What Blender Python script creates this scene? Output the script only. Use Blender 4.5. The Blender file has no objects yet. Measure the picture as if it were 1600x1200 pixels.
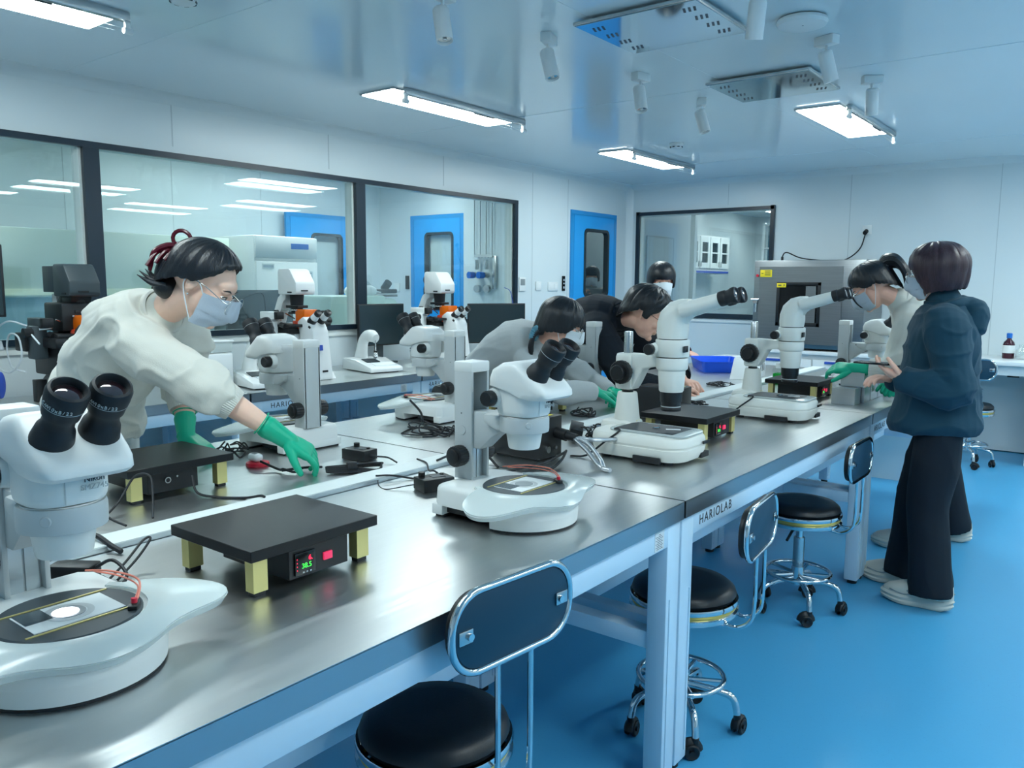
import bpy, bmesh, math, random
from mathutils import Vector as V, Matrix, noise, Quaternion, Euler
from mathutils.bvhtree import BVHTree
random.seed(7)
PI = math.pi
sc = bpy.context.scene
col = sc.collection

# ------------------------------------------------------------------ camera
YAW, PITCH, ROLL, FPX, CAMH = math.radians(37.77434), math.radians(7.09485), math.radians(-0.37784), 1266.37, 1.42
def _cam():
    cy, sy, cp, sp = math.cos(YAW), math.sin(YAW), math.cos(PITCH), math.sin(PITCH)
    f = V((-sy*cp, cy*cp, -sp)); r = V((cy, sy, 0)); d = f.cross(r)
    cr, sr = math.cos(ROLL), math.sin(ROLL)
    r2 = r*cr + d*sr; d2 = -r*sr + d*cr
    cd = bpy.data.cameras.new('camera'); co = bpy.data.objects.new('camera', cd); col.objects.link(co)
    m = Matrix((r2, -d2, -f)).transposed().to_4x4(); m.translation = V((0, 0, CAMH))
    co.matrix_world = m
    cd.sensor_width = 36; cd.lens = FPX/1600*36; cd.clip_start = .02; cd.clip_end = 60
    sc.camera = co
_cam()
# ------------------------------------------------------------------ world, exposure
w = bpy.data.worlds.new('world'); sc.world = w; w.use_nodes = True
w.node_tree.nodes['Background'].inputs[0].default_value = (.62, .86, 1, 1)
w.node_tree.nodes['Background'].inputs[1].default_value = .25
sc.view_settings.view_transform = 'Standard'; sc.view_settings.look = 'None'
sc.view_settings.gamma = 1; sc.view_settings.exposure = 0.0
sc.view_settings.use_curve_mapping = False
LAMP = 28.5          # emission strength of the ceiling panels
LAMPCOL = (.81, .93, .935)

# ------------------------------------------------------------------ materials
MATS = {}
def srgb(c):
    if isinstance(c, str):
        c = c.lstrip('#'); c = [int(c[i:i+2], 16)/255 for i in (0, 2, 4)]
    return tuple((x/12.92 if x <= .04045 else ((x+.055)/1.055)**2.4) for x in c) + (1,)
def M(name, c='#888888', rough=.5, metal=0, spec=.5, coat=0, trans=0, alpha=1, ior=1.45, emit=None, es=0,
      bump=0, bscale=40, bstretch=(1, 1, 1), var=0, vscale=6, vstretch=(1, 1, 1), rvar=0, sss=0, aniso=0, sheen=0, wave=None, vcol=None, det=3):
    if name in MATS: return MATS[name]
    m = bpy.data.materials.new(name); m.use_nodes = True; nt = m.node_tree; b = nt.nodes['Principled BSDF']
    I = b.inputs
    I['Base Color'].default_value = srgb(c); I['Roughness'].default_value = rough; I['Metallic'].default_value = metal
    I['Specular IOR Level'].default_value = spec; I['IOR'].default_value = ior
    I['Coat Weight'].default_value = coat; I['Coat Roughness'].default_value = .08
    I['Transmission Weight'].default_value = trans; I['Alpha'].default_value = alpha
    I['Anisotropic'].default_value = aniso
    if sheen: I['Sheen Weight'].default_value = sheen
    if sss:
        I['Subsurface Weight'].default_value = sss; I['Subsurface Radius'].default_value = (.9, .35, .2); I['Subsurface Scale'].default_value = .01
    if emit:
        I['Emission Color'].default_value = srgb(emit) if isinstance(emit, str) else tuple(emit)+(1,); I['Emission Strength'].default_value = es
    tc = None
    def coords(stretch):
        nonlocal tc
        if tc is None: tc = nt.nodes.new('ShaderNodeTexCoord')
        mp = nt.nodes.new('ShaderNodeMapping'); mp.inputs['Scale'].default_value = stretch
        nt.links.new(tc.outputs['Object'], mp.inputs[0]); return mp.outputs[0]
    if var or rvar:
        n = nt.nodes.new('ShaderNodeTexNoise'); n.inputs['Scale'].default_value = vscale; n.inputs['Detail'].default_value = det
        nt.links.new(coords(vstretch), n.inputs['Vector'])
        if var:
            r = nt.nodes.new('ShaderNodeValToRGB'); c0 = srgb(c)
            c1 = srgb(vcol) if vcol else tuple(max(0, x*(1-var)) for x in c0[:3]) + (1,)
            c2 = c0 if vcol else tuple(min(1, x*(1+var)) for x in c0[:3]) + (1,)
            r.color_ramp.elements[0].color = c1; r.color_ramp.elements[1].color = c2
            r.color_ramp.elements[0].position = .3; r.color_ramp.elements[1].position = .7
            nt.links.new(n.outputs['Fac'], r.inputs[0]); nt.links.new(r.outputs[0], I['Base Color'])
        if rvar:
            mr = nt.nodes.new('ShaderNodeMapRange'); mr.inputs['From Min'].default_value = .3; mr.inputs['From Max'].default_value = .7
            mr.inputs['To Min'].default_value = max(0, rough-rvar); mr.inputs['To Max'].default_value = rough+rvar
            nt.links.new(n.outputs['Fac'], mr.inputs[0]); nt.links.new(mr.outputs[0], I['Roughness'])
    if bump:
        if wave:
            n = nt.nodes.new('ShaderNodeTexWave'); n.inputs['Scale'].default_value = bscale; n.bands_direction = wave; n.inputs['Distortion'].default_value = .4
        else:
            n = nt.nodes.new('ShaderNodeTexNoise'); n.inputs['Scale'].default_value = bscale; n.inputs['Detail'].default_value = 3
        nt.links.new(coords(bstretch), n.inputs['Vector'])
        bp = nt.nodes.new('ShaderNodeBump'); bp.inputs['Strength'].default_value = bump; bp.inputs['Distance'].default_value = .002
        nt.links.new(n.outputs['Fac'], bp.inputs['Height']); nt.links.new(bp.outputs[0], I['Normal'])
    MATS[name] = m; return m

M('steel', '#cdd0d0', .345, 1, rvar=.035, vscale=2, vstretch=(60, .8, 1), det=1)
M('steel_edge', '#aab3b8', .40, 1)
M('bench_paint', '#c9e2f2', .38, spec=.5)
M('chrome', '#d4d8da', .09, 1)
M('chrome_soft', '#c4c6c6', .25, 1)
M('brass', '#c9b866', .38, .75)
M('brass_side', '#d6c987', .42, .6)
M('wall', '#d5dfe2', .3, spec=.45, var=.012, vscale=1.5)
M('wall_seam', '#b9c5c9', .4)
M('ceiling', '#dfebf0', .13, spec=.55, var=.012, vscale=1.2)
M('frame_dark', '#1b2b38', .3)
M('frame_light', '#dfe5e3', .4)
M('door_blue', '#2a9fe6', .35, spec=.4)
M('door_blue_trim', '#2690d2', .35)
M('seal', '#1f2c33', .5)
M('scope_white', '#dcdfdd', .36, spec=.5)
M('scope_grey', '#b9bfc0', .42, spec=.5)
M('scope_cream', '#e0e1da', .35)
M('alu', '#c2ccd0', .3, .85)
M('black', '#17191c', .42)
M('black_soft', '#14171b', .6, bump=.1, bscale=300)
M('black_gloss', '#0e1114', .15)
M('black_plate', '#15171a', .36, spec=.35, bump=.05, bscale=500)
M('rubber', '#1b1e22', .55)
M('lens', '#26161c', .06, spec=.9, coat=1)
M('white_plastic', '#e3e6e6', .4)
M('white_gloss', '#e6eaea', .18)
M('grey_plastic', '#8d9699', .45)
M('dark_grey', '#394348', .45)
M('milky', '#e6f0ef', .2, trans=.3, alpha=.72, sss=.0)
M('glass', '#eef6f5', .02, trans=1, ior=1.45)
M('red', '#d8243c', .35)
M('pink_cable', '#ef8a74', .4)
M('blue_tray', '#1257dc', .3)
M('blue', '#1f6cc4', .35)
M('orange', '#ff7a12', .25, trans=.3, emit='#ff7a12', es=0)
M('orange_red', '#cf4526', .3)
M('yellow', '#f0d52a', .4)
M('paper', '#dfe4e4', .6)
M('ink', '#26303c', .6)
M('ink_blue', '#2e4fae', .5)
M('brushed', '#8e9294', .36, 1, var=.06, vscale=4, vstretch=(1, 1, 30), bump=.05, bscale=80, bstretch=(1, 1, 12))
M('foil', '#b9bdc0', .3, .9)
M('led_red', '#ff2548', .4, emit='#ff2548', es=2.2)
M('led_green', '#43d84e', .4, emit='#43d84e', es=1.2)
M('led_pink', '#d8355e', .4, emit='#e0305a', es=.7)
M('glow', '#ffffff', .4, emit='#f2f4ff', es=5)
M('skin', '#efb9a2', .5, sss=.12, var=.04, vscale=18, bump=.05, bscale=350)
M('skin_pale', '#f3c8b2', .5, sss=.12, var=.04, vscale=18, bump=.05, bscale=350)
M('hair', '#10141b', .38, spec=.55, bump=.5, bscale=26, bstretch=(9, 9, .6), var=.35, vscale=22, vstretch=(8, 8, .4))
M('hair_brown', '#36242c', .4, spec=.5, bump=.5, bscale=26, bstretch=(9, 9, .6), var=.35, vscale=22, vstretch=(8, 8, .4))
M('eye_white', '#e8e6e2', .2)
M('eye_dark', '#160f0d', .15)
M('mask', '#b4bfcb', .7, bump=.2, bscale=300)
M('mask_white', '#dde5ea', .7)
M('glove', '#10ad88', .42, spec=.45, bump=.25, bscale=90)
M('knit_white', '#d5d4ca', .85, sheen=.2, bump=.35, bscale=420)
M('knit_rib', '#cfcec6', .85, sheen=.2, bump=.4, bscale=500)
M('fleece_grey', '#aeb4b5', .9, sheen=.2, bump=.35, bscale=380)
M('navy', '#0b3a4c', .85, sheen=.05, bump=.25, bscale=420)
M('navy_dark', '#0a1722', .85, bump=.2, bscale=300)
M('black_cloth', '#0b1621', .85, bump=.2, bscale=300)
M('maroon', '#331322', .85, bump=.2, bscale=300)
M('shoe_cream', '#d2cec2', .6, bump=.2, bscale=120)
M('claw', '#4e0d1d', .25)
M('seat_black', '#10171d', .38, spec=.5, bump=.15, bscale=260)
M('seat_back', '#0f3a50', .5)
M('amber', '#44182a', .12, trans=.2)
M('screen_off', '#223238', .25)
M('green_liquid', '#17c04a', .15, trans=.5)
M('teal_cloth', '#5d93a5', .8)

def floor_mat():
    m = bpy.data.materials.new('floor_vinyl'); m.use_nodes = True; nt = m.node_tree; b = nt.nodes['Principled BSDF']; L = nt.links.new
    tc = nt.nodes.new('ShaderNodeTexCoord')
    n = nt.nodes.new('ShaderNodeTexNoise'); n.inputs['Scale'].default_value = 1.1; n.inputs['Detail'].default_value = 4; L(tc.outputs['Object'], n.inputs['Vector'])
    r = nt.nodes.new('ShaderNodeValToRGB'); r.color_ramp.elements[0].color = srgb('#459ccb'); r.color_ramp.elements[1].color = srgb('#4ba4d2'); L(n.outputs['Fac'], r.inputs[0])
    v = nt.nodes.new('ShaderNodeTexVoronoi'); v.inputs['Scale'].default_value = 70; L(tc.outputs['Object'], v.inputs['Vector'])
    r2 = nt.nodes.new('ShaderNodeValToRGB'); r2.color_ramp.elements[0].position = .10; r2.color_ramp.elements[1].position = .16
    r2.color_ramp.elements[0].color = (1, 1, 1, 1); r2.color_ramp.elements[1].color = (0, 0, 0, 1); L(v.outputs['Distance'], r2.inputs[0])
    mx = nt.nodes.new('ShaderNodeMixRGB'); mx.inputs[2].default_value = srgb('#3a8fc4')
    mm = nt.nodes.new('ShaderNodeMath'); mm.operation = 'MULTIPLY'; mm.inputs[1].default_value = .6; L(r2.outputs[0], mm.inputs[0]); L(mm.outputs[0], mx.inputs[0])
    L(r.outputs[0], mx.inputs[1]); L(mx.outputs[0], b.inputs['Base Color'])
    b.inputs['Roughness'].default_value = .34; b.inputs['Specular IOR Level'].default_value = .45
    bp = nt.nodes.new('ShaderNodeBump'); bp.inputs['Strength'].default_value = .12; bp.inputs['Distance'].default_value = .002
    n2 = nt.nodes.new('ShaderNodeTexNoise'); n2.inputs['Scale'].default_value = 60; L(tc.outputs['Object'], n2.inputs['Vector']); L(n2.outputs['Fac'], bp.inputs['Height']); L(bp.outputs[0], b.inputs['Normal'])
    MATS['floor'] = m
floor_mat()

# ------------------------------------------------------------------ mesh helpers
def evaluate(data, mods=()):
    ws = bpy.data.scenes.new('work'); o = bpy.data.objects.new('work', data); ws.collection.objects.link(o)
    for kind, props in mods:
        m = o.modifiers.new('m', kind)
        for k, v in props.items(): setattr(m, k, v)
    vl = ws.view_layers[0]; vl.update(); dg = vl.depsgraph
    me = bpy.data.meshes.new_from_object(o.evaluated_get(dg)); bpy.data.objects.remove(o); bpy.data.scenes.remove(ws)
    return me
def rotm(rx=0, ry=0, rz=0): return Euler((rx, ry, rz)).to_matrix()
def frame(d, up=(0, 0, 1)):
    d = V(d).normalized(); u = V(up)
    if abs(d.dot(u.normalized())) > .98: u = V((1, 0, 0)) if abs(d.x) < .9 else V((0, 1, 0))
    x = u.cross(d).normalized(); y = d.cross(x).normalized()
    return x, y, d
def crom(pts, n=6, closed=False):
    P = [V(p) for p in pts]; out = []
    N = len(P)
    rng = N if closed else N-1
    for i in range(rng):
        p0 = P[(i-1) % N] if (closed or i > 0) else P[0]*2-P[1]
        p1 = P[i]; p2 = P[(i+1) % N]
        p3 = P[(i+2) % N] if (closed or i+2 < N) else P[-1]*2-P[-2]
        for k in range(n):
            t = k/n
            out.append(.5*((2*p1)+(-p0+p2)*t+(2*p0-5*p1+4*p2-p3)*t*t+(-p0+3*p1-3*p2+p3)*t**3))
    if not closed: out.append(P[-1].copy())
    return out
def rrect(w, h, r, n=4):
    r = min(r, w/2-1e-5, h/2-1e-5); out = []
    for cx, cy, a in ((w/2-r, h/2-r, 0), (-w/2+r, h/2-r, 90), (-w/2+r, -h/2+r, 180), (w/2-r, -h/2+r, 270)):
        for k in range(n+1):
            t = math.radians(a+90*k/n); out.append((cx+r*math.cos(t), cy+r*math.sin(t)))
    return out
class G:
    def __init__(s, mat='white_plastic'):
        s.v = []; s.f = []; s.mi = []; s.mats = [mat]; s.cur = 0; s.T = None
    def mat(s, name):
        if name not in s.mats: s.mats.append(name)
        s.cur = s.mats.index(name); return s
    def add(s, vs, fs):
        o = len(s.v)
        if s.T is not None: vs = [s.T @ V(p) for p in vs]
        s.v += [tuple(p) for p in vs]; s.f += [tuple(i+o for i in f) for f in fs]; s.mi += [s.cur]*len(fs); return s
    def box(s, c, d, r=None, bev=0, seg=2):
        bm = bmesh.new(); bmesh.ops.create_cube(bm, size=1)
        for v in bm.verts: v.co = V((v.co.x*d[0], v.co.y*d[1], v.co.z*d[2]))
        if bev: bmesh.ops.bevel(bm, geom=bm.edges[:], offset=min(bev, min(d)*.49), segments=seg, profile=.5, affect='EDGES')
        R = r if isinstance(r, Matrix) else (rotm(0, 0, r) if r else Matrix.Identity(3))
        c = V(c); bm.verts.index_update()
        vs = [R @ v.co + c for v in bm.verts]; fs = [[v.index for v in f.verts] for f in bm.faces]; bm.free()
        return s.add(vs, fs)
    def rings(s, R, cap=True, closed=False):
        n = len(R[0]); vs = [p for r in R for p in r]; fs = []
        m = len(R)
        for i in range(m if closed else m-1):
            a = i*n; b = ((i+1) % m)*n
            for k in range(n): fs.append((a+k, a+(k+1) % n, b+(k+1) % n, b+k))
        if cap and not closed:
            fs.append(tuple(range(n-1, -1, -1))); fs.append(tuple((m-1)*n+k for k in range(n)))
        return s.add(vs, fs)
    def tube(s, pts, r, seg=10, closed=False, smooth=0, cap=True, flat=1, up=(0, 0, 1)):
        if smooth: pts = crom(pts, smooth, closed)
        P = [V(p) for p in pts]; n = len(P)
        rr = r if isinstance(r, (list, tuple)) else None
        if rr and smooth and len(rr) != n:
            m = len(rr)-1; rr2 = []
            for i in range(n):
                t = i/(n-1)*m; k = min(int(t), m-1); rr2.append(rr[k]*(1-(t-k))+rr[k+1]*(t-k))
            rr = rr2
        T = []
        for i in range(n):
            a = P[i-1] if (i > 0 or closed) else P[i]; b = P[(i+1) % n] if (i < n-1 or closed) else P[i]
            d = (b-a); T.append(d.normalized() if d.length > 1e-9 else V((0, 0, 1)))
        x, y, _ = frame(T[0], up); R = []
        for i in range(n):
            if i > 0:
                q = T[i-1].rotation_difference(T[i]); x = q @ x
                x = (x - T[i]*x.dot(T[i])).normalized()
            y = T[i].cross(x)
            ri = rr[i] if rr else r
            R.append([P[i]+x*(math.cos(2*PI*k/seg)*ri)+y*(math.sin(2*PI*k/seg)*ri*flat) for k in range(seg)])
        return s.rings(R, cap, closed)
    def cyl(s, p0, p1, r0, r1=None, seg=20, bev=0):
        r1 = r0 if r1 is None else r1
        p0 = V(p0); p1 = V(p1); L = (p1-p0).length; x, y, d = frame(p1-p0)
        pr = [(r0, 0), (r1, L)] if not bev else [(r0-bev, 0), (r0-bev*.3, bev*.3), (r0, bev), (r1, L-bev), (r1-bev*.3, L-bev*.3), (r1-bev, L)]
        R = [[p0+d*z+x*(math.cos(2*PI*k/seg)*r)+y*(math.sin(2*PI*k/seg)*r) for k in range(seg)] for r, z in pr]
        return s.rings(R)
    def lathe(s, prof, c=(0, 0, 0), ax=(0, 0, 1), seg=28, cap=True, rib=0, nrib=0):
        c = V(c); x, y, d = frame(ax)
        R = []
        for r, z in prof:
            R.append([c+d*z+x*(math.cos(2*PI*k/seg)*r*(1-(rib if (nrib and k % 2) else 0)))+y*(math.sin(2*PI*k/seg)*r*(1-(rib if (nrib and k % 2) else 0))) for k in range(seg)])
        return s.rings(R, cap)
    def prism(s, poly, z0, z1, mtx=None, bev=0, seg=2):
        """poly in local xy, extruded along local z; mtx places it"""
        bm = bmesh.new(); vs = [bm.verts.new((p[0], p[1], z0)) for p in poly]; f = bm.faces.new(vs)
        r = bmesh.ops.extrude_face_region(bm, geom=[f])
        for e in r['geom']:
            if isinstance(e, bmesh.types.BMVert): e.co.z = z1
        bmesh.ops.recalc_face_normals(bm, faces=bm.faces[:])
        if bev:
            bm.normal_update()
            es = [e for e in bm.edges if e.calc_face_angle(0) > .35]
            bmesh.ops.bevel(bm, geom=es, offset=bev, segments=seg, profile=.5, affect='EDGES', clamp_overlap=True)
        bm.verts.index_update(); m = mtx or Matrix.Identity(4)
        vv = [m @ v.co for v in bm.verts]; ff = [[v.index for v in f.verts] for f in bm.faces]; bm.free()
        return s.add(vv, ff)
    def side(s, poly, y0, y1, bev=0, seg=2, off=(0, 0, 0)):
        """poly in (x,z), extruded along y"""
        m = Matrix(((1, 0, 0, off[0]), (0, 0, 1, off[1]), (0, 1, 0, off[2]), (0, 0, 0, 1)))
        return s.prism(poly, y0, y1, m, bev, seg)
    def front(s, poly, x0, x1, bev=0, seg=2, off=(0, 0, 0)):
        """poly in (y,z), extruded along x"""
        m = Matrix(((0, 0, 1, off[0]), (1, 0, 0, off[1]), (0, 1, 0, off[2]), (0, 0, 0, 1)))
        return s.prism(poly, x0, x1, m, bev, seg)
    def ell(s, c, r, R=None, n=14, m=20):
        c = V(c); R = R or Matrix.Identity(3); rg = []
        for i in range(1, n):
            a = PI*i/n
            rg.append([R @ V((r[0]*math.sin(a)*math.cos(2*PI*k/m), r[1]*math.sin(a)*math.sin(2*PI*k/m), -r[2]*math.cos(a)))+c for k in range(m)])
        return s.rings(rg)
    def grid(s, fn, nu, nv, th=0):
        """fn(u,v) -> point, u,v in 0..1; th = thickness along the normal"""
        P = [[V(fn(i/nu, j/nv)) for j in range(nv+1)] for i in range(nu+1)]
        vs = [p for r in P for p in r]; fs = []; W = nv+1
        for i in range(nu):
            for j in range(nv): fs.append((i*W+j, (i+1)*W+j, (i+1)*W+j+1, i*W+j+1))
        if th:
            nv_ = []
            for i in range(nu+1):
                for j in range(W):
                    a = P[min(i+1, nu)][j]-P[max(i-1, 0)][j]; b = P[i][min(j+1, nv)]-P[i][max(j-1, 0)]
                    nn = a.cross(b); nn = nn.normalized() if nn.length > 1e-12 else V((0, 0, 1))
                    nv_.append(P[i][j]-nn*th)
            o = len(vs); vs += nv_; fs += [tuple(k+o for k in reversed(f)) for f in fs]
            for i in range(nu):
                fs.append((i*W, i*W+o, (i+1)*W+o, (i+1)*W)); fs.append((i*W+nv, (i+1)*W+nv, (i+1)*W+nv+o, i*W+nv+o))
            for j in range(nv):
                fs.append((j, j+1, j+1+o, j+o)); k = nu*W; fs.append((k+j, k+j+o, k+j+1+o, k+j+1))
        return s.add(vs, fs)
    def mesh(s, name):
        me = bpy.data.meshes.new(name); me.from_pydata(s.v, [], s.f)
        for m in s.mats: me.materials.append(MATS[m])
        me.polygons.foreach_set('material_index', s.mi)
        bm = bmesh.new(); bm.from_mesh(me); bmesh.ops.recalc_face_normals(bm, faces=bm.faces[:]); bm.to_mesh(me); bm.free()
        me.shade_smooth(); me.set_sharp_from_angle(angle=math.radians(38)); me.update()
        return me
def obj(name, g, parent=None, loc=None, rot=None):
    me = g.mesh(name) if isinstance(g, G) else g
    o = bpy.data.objects.new(name, me); col.objects.link(o)
    if parent is not None: o.parent = parent
    if loc: o.location = loc
    if rot: o.rotation_euler = rot
    return o
def tag(o, label, cat, group=None, kind=None):
    o['label'] = label; o['category'] = cat
    if group: o['group'] = group
    if kind: o['kind'] = kind
    return o
def thing(name, label, cat, loc=(0, 0, 0), rz=0, group=None):
    o = bpy.data.objects.new(name, None); col.objects.link(o); o.empty_display_size = .05
    o.location = loc; o.rotation_euler = (0, 0, rz); return tag(o, label, cat, group)
def struct(name, g, parent=None):
    o = obj(name, g, parent)
    if parent is None: o['kind'] = 'structure'
    return o
KIDS = {}
def dup(root, loc, rz=None, label=None, group=None, skip=()):
    def rec(o, par):
        c = o.copy(); col.objects.link(c)
        if par is not None: c.parent = par
        for ch in [x for x in o.children]:
            if ch.name.split('.')[0] not in skip: rec(ch, c)
        return c
    r = rec(root, None); r.location = loc
    if rz is not None: r.rotation_euler = (0, 0, rz)
    if label: r['label'] = label
    if group: r['group'] = group
    return r
def text(name, s, parent, loc, size, mat='ink', xdir=(1, 0, 0), up=(0, 0, 1), depth=.0006, align='CENTER', space=1.0):
    cu = bpy.data.curves.new(name, 'FONT'); cu.body = s; cu.size = size; cu.extrude = depth; cu.align_x = align; cu.align_y = 'CENTER'; cu.space_character = space
    me = evaluate(cu); bpy.data.curves.remove(cu); me.materials.clear(); me.materials.append(MATS[mat])
    x = V(xdir).normalized(); z = x.cross(V(up).normalized()).normalized(); y = z.cross(x)
    m = Matrix((x, y, z)).transposed().to_4x4(); m.translation = V(loc); me.transform(m)
    o = bpy.data.objects.new(name, me); col.objects.link(o); o.parent = parent
    return o
# ------------------------------------------------------------------ lamps (ceiling panels with a tube fixture beside each)
CEIL, WX, BY = 2.51, -4.65, 8.12
m = bpy.data.materials.new('lamp_panel'); m.use_nodes = True; nt = m.node_tree; nt.nodes.remove(nt.nodes['Principled BSDF'])
e = nt.nodes.new('ShaderNodeEmission'); e.inputs[0].default_value = LAMPCOL+(1,); e.inputs[1].default_value = LAMP
nt.links.new(e.outputs[0], nt.nodes['Material Output'].inputs[0]); MATS['lamp_panel'] = m
def pane_mat(name, tint, refl=1.0, rough=0.0):
    m = bpy.data.materials.new(name); m.use_nodes = True; nt = m.node_tree; nt.nodes.remove(nt.nodes['Principled BSDF'])
    t = nt.nodes.new('ShaderNodeBsdfTransparent'); t.inputs[0].default_value = tint+(1,)
    g = nt.nodes.new('ShaderNodeBsdfGlossy'); g.inputs['Roughness'].default_value = rough
    f = nt.nodes.new('ShaderNodeFresnel'); 
    ge = nt.nodes.new('ShaderNodeNewGeometry'); mr = nt.nodes.new('ShaderNodeMapRange'); mr.inputs['To Min'].default_value = 1.5; mr.inputs['To Max'].default_value = 1/1.5
    nt.links.new(ge.outputs['Backfacing'], mr.inputs[0]); nt.links.new(mr.outputs[0], f.inputs[0])
    mm = nt.nodes.new('ShaderNodeMath'); mm.operation = 'MULTIPLY'; mm.inputs[1].default_value = refl; nt.links.new(f.outputs[0], mm.inputs[0])
    mx = nt.nodes.new('ShaderNodeMixShader'); nt.links.new(mm.outputs[0], mx.inputs[0]); nt.links.new(t.outputs[0], mx.inputs[1]); nt.links.new(g.outputs[0], mx.inputs[2])
    nt.links.new(mx.outputs[0], nt.nodes['Material Output'].inputs[0]); MATS[name] = m
pane_mat('pane', (.965, .988, .985), 1.0)
pane_mat('pane_clear', (.97, .985, .985), 1.2)
pane_mat('film', (.86, .93, .92), 1.6, .1)
def make_lamp():
    t = thing('ceiling_light', 'x', 'light')
    g = G('chrome_soft'); W, L = .27, 1.15
    g.box((0, 0, -.006), (W+.012, L+.012, .012)); obj('frame', g, t)
    g = G('lamp_panel'); g.box((0, 0, -.0135), (W-.012, L-.012, .004)); obj('diffuser', g, t)
    g = G('chrome_soft'); g.box((.175, .03, -.02), (.035, 1.12, .04), bev=.008)
    for s in (-1, 1): g.mat('white_plastic').box((.178, .03+s*.55, -.055), (.02, .022, .05), bev=.004); g.cyl((.178, .03+s*.535, -.075), (.178, .03+s*.57, -.075), .013)
    g.mat('dark_grey').box((.155, .2, -.036), (.006, .2, .012))
    rail = obj('tube_rail', g, t)
    g = G('pane_clear'); g.cyl((.178, -.5, -.075), (.178, .56, -.075), .0085); obj('glass_tube', g, rail)
    return t
LG = 'ceiling panel lights'
L0 = make_lamp()
spots_ = [(-3.56, 3.89, 'white ceiling panel light above the aisle, second from the photo\'s left edge'),
          (-3.56, 1.195, 'white ceiling panel light cut off by the top left corner'),
          (-3.56, 6.495, 'small far ceiling panel light near the blue door'),
          (-1.68, 5.78, 'bright ceiling panel light on the right, between vent and back wall'),
          (-1.68, .55, 'ceiling panel light above the near bench'), (.35, 1.9, 'ceiling panel light over the open floor, nearest'),
          (.35, 4.5, 'ceiling panel light over the open floor, middle'), (.35, 7.1, 'ceiling panel light over the open floor, farthest'),
          (2.0, 1.2, 'ceiling panel light added by the right wall for light on the bench rails, nearest'), (2.0, 3.8, 'ceiling panel light added by the right wall for light on the bench rails, middle'), (2.0, 6.4, 'ceiling panel light added by the right wall for light on the bench rails, farthest')]  # right wall row: unseen, added at the lamp spacing to brighten the bench rails
for i, (x, y, l) in enumerate(spots_):
    o = L0 if i == 0 else dup(L0, (0, 0, 0)); o.location = (x, y, CEIL); o['label'] = l; o['group'] = LG
for i, (x, y, z) in enumerate([(-6.3, 1.6, 2.6), (-6.3, 4.6, 2.6), (-4.2, 11.7, 2.6), (-4.35, 13.1, 2.6), (-3.3, 10.3, 2.6), (-5.6, 9.2, 2.6), (-6.3, 5.95, 2.6)]):  # the last one is an added lamp that brightens the side room
    dup(L0, (x, y, z), PI/2 if i in (2, 3) else 0, 'ceiling panel light in the room behind the glass, ' + ['over the safety cabinet', 'over the freezer', 'nearer of the back pair', 'farther of the back pair', 'near the back window', 'behind the blue door', 'added near the two far blue doors to brighten the side room'][i], 'ceiling lights in the neighbouring rooms')

# ------------------------------------------------------------------ room shell
XR, YN = 2.6, -1.8
def panels(name, boxes, mat='wall'):
    g = G(mat)
    for (a, b) in boxes: g.box(((a[0]+b[0])/2, (a[1]+b[1])/2, (a[2]+b[2])/2), (b[0]-a[0], b[1]-a[1], b[2]-a[2]))
    return struct(name, g)
struct('floor', G('floor').box(((XR-9)/2, 6, -.03), (XR+9+.2, 16.4, .06)))
struct('ceiling', G('ceiling').box(((XR+WX)/2, (BY+YN)/2, CEIL+.04), (XR-WX+.16, BY-YN+.16, .08)))
x0, x1 = WX-.08, WX
WY0, WY1, WZ0, WZ1 = .9, 6.03, 1.085, 2.17
panels('wall_left', [((x0, YN, 0), (x1, WY0, CEIL)), ((x0, WY0, 0), (x1, WY1, WZ0)), ((x0, WY0, WZ1), (x1, WY1, CEIL)),
                     ((x0, WY1, 0), (x1, 6.95, CEIL)), ((x0, 6.95, 2.165), (x1, 7.83, CEIL)), ((x0, 7.83, 0), (x1, BY, CEIL))])
VX0, VX1, VZ0, VZ1 = -4.52, -3.0, 1.07, 2.2
panels('wall_back', [((WX, BY, 0), (VX0, BY+.08, CEIL)), ((VX0, BY, 0), (VX1, BY+.08, VZ0)), ((VX0, BY, VZ1), (VX1, BY+.08, CEIL)), ((VX1, BY, 0), (XR, BY+.08, CEIL))])
panels('wall_right', [((XR, YN, 0), (XR+.08, BY, CEIL))])
panels('wall_near', [((WX, YN-.08, 0), (XR, YN, CEIL))])
# panel seams, cove strip, corner strip
g = G('wall_seam')
for y in (2.683, 3.861, 5.06): g.box((WX+.0006, y, (WZ1+.03+CEIL)/2), (.0016, .007, CEIL-WZ1-.06))
for y in (6.3, 6.9): g.box((WX+.0006, y, CEIL/2), (.0016, .006, CEIL-.06))
struct('trim_1', g)
g = G('wall_seam')
for x in (-3.479, -2.264, -1.04, .18, 1.4): g.box((x, BY-.0006, (CEIL+(VZ1 if x < -3 else 0))/2), (.006, .0016, CEIL-(VZ1+.04 if x < -3 else 0)-.03))
struct('trim_2', g)
cove = [(0, 0), (.06, 0), (.04, -.008), (.02, -.02), (.008, -.04), (0, -.06)]
g = G('wall'); m4 = Matrix(((1, 0, 0, WX), (0, 0, 1, 0), (0, 1, 0, CEIL), (0, 0, 0, 1))); g.prism(cove, YN, BY, m4); struct('trim_3', g)
g = G('wall'); m4 = Matrix(((0, 0, 1, 0), (-1, 0, 0, BY), (0, 1, 0, CEIL), (0, 0, 0, 1))); g.prism(cove, WX, XR, m4); struct('trim_4', g)
g = G('wall'); g.prism([(0, 0), (.06, 0), (.02, -.02), (0, -.06)], 0, CEIL, Matrix(((1, 0, 0, WX), (0, 1, 0, BY), (0, 0, 1, 0), (0, 0, 0, 1)))); struct('trim_5', g)
g = G('ceiling')
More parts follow.
